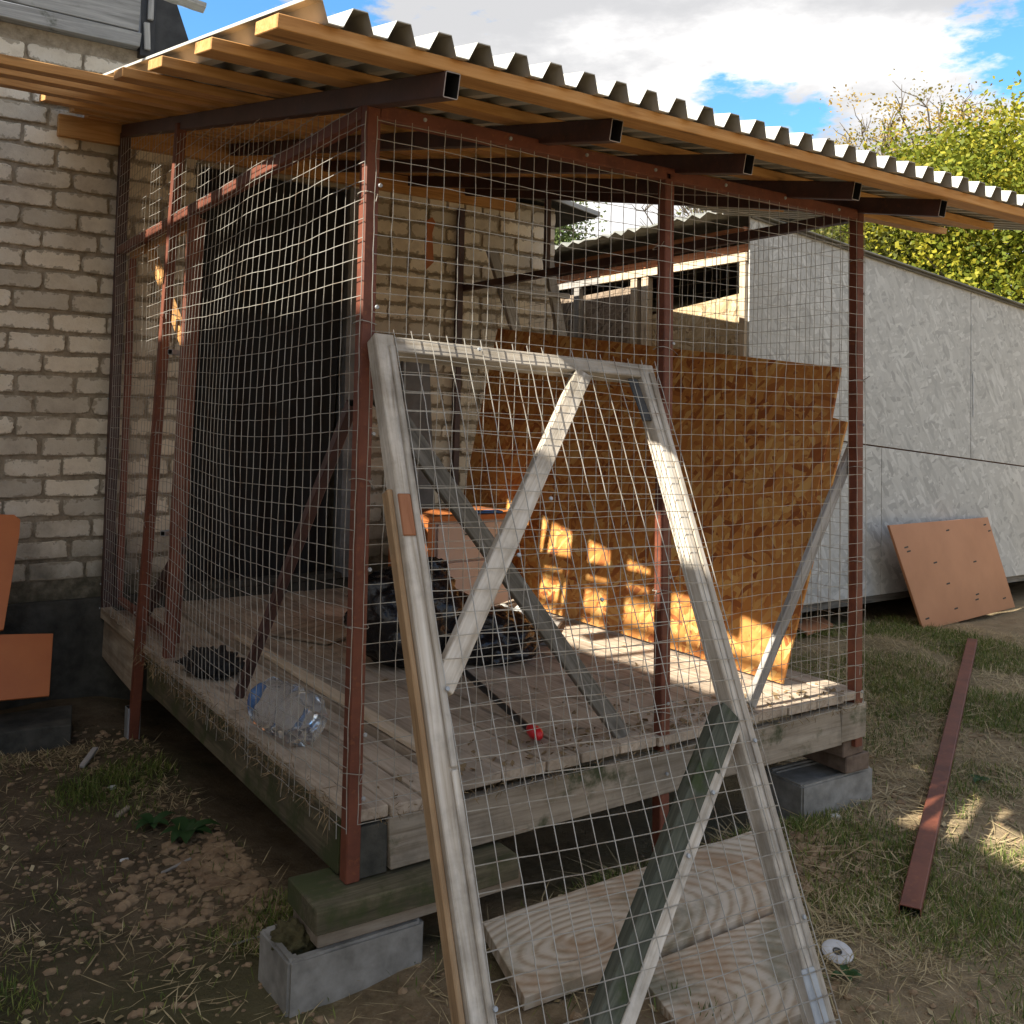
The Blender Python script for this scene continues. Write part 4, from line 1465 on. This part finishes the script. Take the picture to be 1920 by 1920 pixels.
# ------------------------------------------------------------------ vegetation
def quads(name, parent, C_, U, V, m, tone, mw=None):
    n = len(C_)
    P = np.empty((n, 4, 3))
    P[:, 0] = C_ - U - V * .2
    P[:, 1] = C_ + V * -1.0 * .9
    P[:, 2] = C_ + U + V * .2
    P[:, 3] = C_ + V
    me = bpy.data.meshes.new(name)
    me.vertices.add(n * 4)
    me.vertices.foreach_set('co', P.reshape(-1))
    me.loops.add(n * 4)
    me.loops.foreach_set('vertex_index', np.arange(n * 4, dtype=np.int32))
    me.polygons.add(n)
    me.polygons.foreach_set('loop_start', np.arange(0, n * 4, 4, dtype=np.int32))
    me.update(calc_edges=True)
    at = me.attributes.new('tone', 'FLOAT', 'FACE')
    at.data.foreach_set('value', tone.astype(np.float32))
    me.materials.append(MATS[m])
    o = bpy.data.objects.new(name, me)
    col.objects.link(o)
    setpar(o, parent, mw if mw is not None else Matrix.Identity(4))
    return o


def unit(a): return a / np.linalg.norm(a, axis=1, keepdims=True)


def tree(name, base, h, crown_c, crown_r, nclump, per_, leaf, m, label, cat='tree', group=None, bare=0.0, cl=.5, twigs=40):
    t_ = empty(name, base, label, cat, group)
    B = Vector(base)
    cc_ = Vector(crown_c)
    vs, fs = [], []
    def limb(a, b_, r0, r1, seg=6, n=7, wob=.1):
        a, b_ = Vector(a), Vector(b_)
        prev_ = None
        d = (b_ - a).normalized()
        s = d.cross(Vector((.3, .5, .8))).normalized()
        u = s.cross(d)
        for i in range(seg + 1):
            f = i / seg
            p = a.lerp(b_, f) + (s * noise.noise(a + Vector((f * 3, 0, 0))) + u * noise.noise(a + Vector((0, f * 3, 5)))) * wob * math.sin(f * math.pi) * 2
            r = r0 + (r1 - r0) * f
            i0 = len(vs)
            for k in range(n):
                an = 2 * math.pi * k / n
                vs.append(tuple(p + (s * math.cos(an) + u * math.sin(an)) * r))
            if prev_ is not None:
                for k in range(n):
                    j = (k + 1) % n
                    fs.append((prev_ + k, prev_ + j, i0 + j, i0 + k))
            prev_ = i0
    limb(B, cc_ + Vector((0, 0, crown_r[2] * .3)), h * .022, h * .008, 8, 8, .15)
    R_ = np.random.default_rng(int(abs(base[0] * 100)) + 3)
    v = unit(R_.normal(size=(nclump, 3)))
    rad = R_.uniform(.45, 1.0, (nclump, 1)) ** .6
    wob = np.array([1 + .22 * noise.noise(Vector(q) * 2.2 + B) for q in v])[:, None]
    cen = np.array(cc_) + v * rad * wob * np.array(crown_r)
    for i in range(min(twigs, nclump)):
        a = B.lerp(cc_, random.uniform(.35, 1.0))
        limb(a, cen[i], h * .006, h * .0015, 4, 5, .25)
        if bare:
            for _ in range(5):
                e = Vector(cen[i]) + Vector((random.gauss(0, .35), random.gauss(0, .35), random.uniform(.1, .8)))
                limb(Vector(cen[i]), e, h * .0018, h * .0006, 3, 4, .15)
    meshobj('trunk', vs, fs, 'bark', t_, smooth_=True)
    keep = R_.random(nclump) > bare
    cen = cen[keep]
    C_ = np.repeat(cen, per_, axis=0)
    n = len(C_)
    C_ = C_ + R_.normal(size=(n, 3)) * np.array([cl, cl, cl * .6]) * R_.uniform(.3, 1, (n, 1))
    N_ = unit(R_.normal(size=(n, 3)) + np.array([0, 0, .8]))
    U = unit(np.cross(N_, R_.normal(size=(n, 3))))
    V = np.cross(N_, U)
    s = leaf * R_.uniform(.6, 1.3, (n, 1))
    tone = np.clip(np.repeat(R_.random(len(cen)), per_) * .8 + R_.random(n) * .2, 0, 1)  # clump-wise random tone stands in for lit clumps and shaded gaps
    quads('leaves', t_, C_, U * s * .6, V * s, m, tone)
    return t_


F = Vector((1.03, .62, 0))
tree('leafy_tree', (15.5, 7.0, -.4), 7, (15.5, 7.0, 3.2), (3.7, 3.0, 3.2), 700, 190, .050, 'leaf_yellowgreen', 'broad yellow-green leafy tree right behind the grey shed')
tree('leafy_tree', (20.5, 8.2, -.4), 8, (20.5, 8.2, 4.2), (3.0, 3.0, 3.2), 360, 160, .052, 'leaf_yellow', 'taller yellow leafed tree at the right edge beyond the shed', bare=.25)
tree('leafy_tree', (12.6, 8.4, -.4), 6, (12.6, 8.4, 2.6), (2.2, 2.0, 2.3), 300, 150, .04, 'leaf_olive', 'olive green small tree behind the shed roof slope')
tree('leafy_tree', (25, 14.5, -.4), 11, (25, 14.5, 7.0), (3.6, 3.6, 4.2), 300, 90, .055, 'leaf_yellow', 'tall sparse tree with bare top twigs high at the right', bare=.5, twigs=110)
tree('leafy_tree', (12.2, 17.2, -.4), 8, (12.2, 17.2, 5.1), (1.8, 1.4, 2.6), 260, 150, .05, 'leaf_pale', 'pale green tree seen between the brick corner and the shed', bare=.1)
tree('bare_tree', (17.5, 15.5, -.4), 9, (17.5, 15.5, 5.6), (2.0, 2.0, 2.6), 120, 10, .10, 'leaf_olive', 'nearly bare thin tree above the kennel roof edge', bare=.7, twigs=120)
tree('leafy_tree', (16.5, 12.0, -.4), 6, (16.5, 12.0, 2.6), (2.4, 2.4, 2.2), 220, 90, .07, 'leaf_olive', 'distant olive bush tree low behind the shed')
# far hedge line, one mass
R_ = np.random.default_rng(44)
ang = R_.uniform(-.9, 2.2, 26000)
ph_ = .5 + .5 * np.sin(ang * 23) * np.sin(ang * 9 + 1)
rr_ = 38 + R_.normal(0, 2.5, 26000)
C_ = np.stack([rr_ * np.cos(ang), rr_ * np.sin(ang), -.4 + (2.2 + 2.4 * ph_) * R_.random(26000) ** .8], 1)
N_ = unit(R_.normal(size=C_.shape))
U = unit(np.cross(N_, R_.normal(size=C_.shape)))
V = np.cross(N_, U)
tag(quads('distant_woods', None, C_, U * .28, V * .38, 'leaf_olive', R_.random(26000)), 'far wooded hedge line behind the yard', 'woods', kind='stuff')

# grass, straw ------------------------------------------------------------
def in_kennel(x, y): return (0.02 < x < 2.05 and 0.02 < y < 2.9) or (x > 3.6 and y > 2.0) or (y > 2.86 and x < 2.85)


def scatter(name, n, box_, m, lenr, wid, flat, maskf, label, seed, cat):
    R_ = np.random.default_rng(seed)
    out = []
    tries = 0
    while len(out) < n and tries < n * 12:
        tries += 1
        x = box_[0] + (box_[1] - box_[0]) * R_.random() ** 1.3
        y = box_[2] + (box_[3] - box_[2]) * R_.random()
        if in_kennel(x, y): continue
        if R_.random() > maskf(x, y): continue
        out.append((x, y, gz(x, y)))
    P = np.array(out)
    n = len(P)
    az = R_.uniform(0, 2 * math.pi, n)
    el = R_.uniform(*flat, n)
    L = R_.uniform(*lenr, n)
    d = np.stack([np.cos(az) * np.cos(el), np.sin(az) * np.cos(el), np.sin(el)], 1)
    s = np.stack([-np.sin(az), np.cos(az), np.zeros(n)], 1)
    P[:, 2] += .003
    C_ = P + d * L[:, None] * .5
    o = quads(name, None, C_, s * wid * R_.uniform(.6, 1.4, (n, 1)), d * L[:, None] * .5, m, R_.random(n))
    tag(o, label, cat, kind='stuff')
    return o


def gm(x, y):
    k = 1.5 * noise.noise(Vector((x * 1.5, y * 1.5, 11))) + .5 * noise.noise(Vector((x * 4, y * 4, 2)))
    base = -.55 if x < .6 else (.15 if x < 1.3 else .42)
    return max(0.02, min(1, base + k * 1.4))


def gs(x, y):
    k = noise.noise(Vector((x * 1.6, y * 1.6, 4))) + .5 * noise.noise(Vector((x * 5, y * 5, 8)))
    base = .62 if x > 1.0 else .0
    return max(0.03, min(1, base + k * 1.2))


scatter('grass', 80000, (-.9, 5.2, -1.3, 2.1), 'grass_green', (.02, .055), .0016, (.25, 1.3), gm, 'short green grass and moss growing in patches', 1, 'grass')
scatter('dry_grass', 70000, (-.9, 5.5, -1.3, 2.1), 'grass_dry', (.03, .09), .0013, (.0, .5), gs, 'dry straw coloured grass scattered over the earth', 2, 'dry grass')
scatter('straw', 4200, (.9, 5.0, -.6, 1.6), 'straw', (.08, .26), .0026, (-.02, .16), lambda x, y: .6 + .6 * noise.noise(Vector((x * 2, y * 2, 5))), 'long dry stalks lying on the ground beyond the kennel', 3, 'straw')
scatter('stalks', 500, (-.5, 1.6, -.9, .6), 'straw', (.04, .16), .0018, (-.02, .35), lambda x, y: .7, 'dry stalks lying around the concrete block', 4, 'straw')
# clods
R_ = random.Random(5)
vs, fs = [], []
bm = bmesh.new()
bmesh.ops.create_icosphere(bm, subdivisions=1, radius=1)
iv = [v_.co.copy() for v_ in bm.verts]
if_ = [tuple(v_.index for v_ in f.verts) for f in bm.faces]
bm.free()
def clod(x, y, r):
    i = len(vs)
    z = gz(x, y)
    a = R_.uniform(0, 6)
    for q in iv:
        k = 1 + .45 * noise.noise(q * 1.5 + Vector((x * 9, y * 9, 0)))
        px_, py_ = q.x * math.cos(a) - q.y * math.sin(a), q.x * math.sin(a) + q.y * math.cos(a)
        vs.append((x + px_ * r * k * 1.2, y + py_ * r * k, z + q.z * r * k * .6 + r * .1))
    fs.extend([tuple(i + q for q in f) for f in if_])
for _ in range(6500):
    x = -.9 + 4.5 * R_.random() ** 1.2
    y = R_.uniform(-1.4, 2.4)
    if in_kennel(x, y): continue
    clod(x, y, .004 + .012 * R_.random() ** 3)
for _ in range(700):
    x, y = R_.gauss(1.5, .24), R_.gauss(-.16, .13)
    clod(x, y, .006 + .022 * R_.random() ** 2.5)
for _ in range(500):
    x, y = R_.gauss(.02, .22), R_.gauss(.70, .18)
    if x > -.02: x = -.02 - abs(x) * .6
    clod(x, y, .006 + .02 * R_.random() ** 2.5)
o = meshobj('soil_clods', vs, fs, 'clod_soil')
tag(o, 'loose clods of brown earth scattered over the yard', 'soil', kind='stuff')


# fallen leaves and chips
R_ = np.random.default_rng(21)
n = 520
P = []
while len(P) < n:
    x, y = -.9 + 5.5 * R_.random() ** 1.3, R_.uniform(-1.4, 2.3)
    if not in_kennel(x, y): P.append((x, y, gz(x, y) + .006))
P = np.array(P)
N_ = unit(R_.normal(size=(n, 3)) * .35 + np.array([0, 0, 1]))
U = unit(np.cross(N_, R_.normal(size=(n, 3))))
V = np.cross(N_, U)
s_ = R_.uniform(.006, .019, (n, 1))
tag(quads('fallen_leaves', None, P, U * s_ * .7, V * s_, 'grass_dry', R_.random(n)), 'small dry leaves and chips littering the earth', 'leaves', kind='stuff')
# dead grass caught on the kennel edge
n = 1300
y = R_.uniform(0, 2.0, n)
x = R_.uniform(-.075, -.02, n)
z = R_.uniform(-.05, .0, n) + .01 * np.sin(y * 17)
fr = R_.random(n) < .3
x2 = R_.uniform(.05, 2.05, n)
P = np.stack([np.where(fr, x2, x), np.where(fr, R_.uniform(-.05, -.025, n), y), np.where(fr, R_.uniform(-.05, -.02, n), z)], 1)
d = unit(R_.normal(size=(n, 3)) * .8 + np.array([0, 0, -.7]))
sd_ = unit(np.cross(d, R_.normal(size=(n, 3))))
L = R_.uniform(.015, .055, (n, 1)) * np.where(fr, .6, 1)[:, None]
o = quads('dead_grass', kn, P + d * L * .5, sd_ * .0014, d * L * .5, 'straw_dark', R_.random(n))
tag(o, kind='stuff')


n = 420
xx = np.where(R_.random(n) < .6, R_.normal(1.15, .28, n), R_.uniform(.1, 2.0, n))
yy = np.abs(R_.normal(0, .10, n)) + np.where(R_.random(n) < .25, R_.uniform(0, 1.8, n), 0)
ok = (xx > .05) & (xx < 2.0)
P = np.stack([xx[ok], yy[ok], np.where(xx[ok] < .3, -.016, .004)], 1)
n = len(P)
N_ = unit(R_.normal(size=(n, 3)) * .4 + np.array([0, 0, 1]))
U = unit(np.cross(N_, R_.normal(size=(n, 3))))
V = np.cross(N_, U)
s_ = R_.uniform(.004, .016, (n, 1))
tag(quads('leaf_litter', None, P, U * s_ * .6, V * s_, 'straw_dark', R_.random(n)), 'dark leaf litter and chips along the front edge of the kennel floor', 'litter', kind='stuff')


# broad-leaved weeds
def weed(loc, n, L, label, seed):
    R_ = random.Random(seed)
    t_ = empty('weed', loc, label, 'plant')
    for k in range(n):
        a = 2 * math.pi * k / n + R_.uniform(-.3, .3)
        l_ = L * R_.uniform(.6, 1.1)
        vs, fs = [], []
        seg = 6
        for i in range(seg + 1):
            f = i / seg
            w_ = l_ * .20 * math.sin(math.pi * min(1, f * .95 + .08)) ** .8
            x = l_ * f * .85
            z = l_ * (.75 * f - .65 * f * f) + .004
            for s in (-1, 0, 1):
                vs.append((x, s * w_, z + (.18 * w_ if s else 0) + .003 * noise.noise(Vector((k, i, s)) * 1.7)))
        for i in range(seg):
            for s in range(2):
                q = i * 3 + s
                fs.append((q, q + 3, q + 4, q + 1))
        o = meshobj('leaf', vs, fs, 'weed_green', t_, Matrix.Translation(loc) @ Matrix.Rotation(a, 4, 'Z'), True)
    return t_
weed((-.115, 1.02, gz(-.115, 1.02) + .005), 11, .13, 'low broad-leaved green weed left of the kennel floor', 1)
weed((-.19, 1.16, gz(-.19, 1.16) + .005), 7, .10, 'smaller green weed behind the broad-leaved one', 2)
weed((1.09, -.70, gz(1.09, -.70) + .002), 6, .06, 'small green weed beside the grinding disc', 3)
weed((2.75, -.10, gz(2.75, -.10) + .002), 6, .08, 'small bright weed at the right edge of the grass', 4)

for (x, y, dx, dy, w_, m_, lab) in ((-.26, .78, .10, .03, .012, 'grey_wood', 'thin grey twig lying across the earth at lower left'),
                                 (-.20, .30, .16, -.02, .008, 'dark_wood', 'dark crooked root lying left of the near concrete block'),
                                 (-.28, 1.28, .05, .05, .02, 'old_wood', 'pale bark chip on the earth left of the weed')):
    A = Vector((x, y, gz(x, y) + .006)); B = Vector((x + dx, y + dy, gz(x + dx, y + dy) + .010))
    tag(board('stick', None, A, B, w_, w_ * .6, (0, 0, 1), m_, rag=.003), lab, 'stick')
# leftovers
for i, (x, y, s, lab) in enumerate(((1.93, -.02, .03, 'scrap of white paper beside the red steel tube'), (-.24, 1.55, .02, 'pale pebble on the earth left of the kennel'), (-.33, .95, .014, 'tiny white pebble on the dark earth'))):
    o = blob('paper_scrap' if i == 0 else 'pebble', None, (x, y, gz(x, y) + s * .2), (s, s * .7, s * .35), 'paper_scrap', 2, .4, 2, i)
    tag(o, lab, 'scrap' if i == 0 else 'pebble')
print('objects', len(bpy.data.objects))
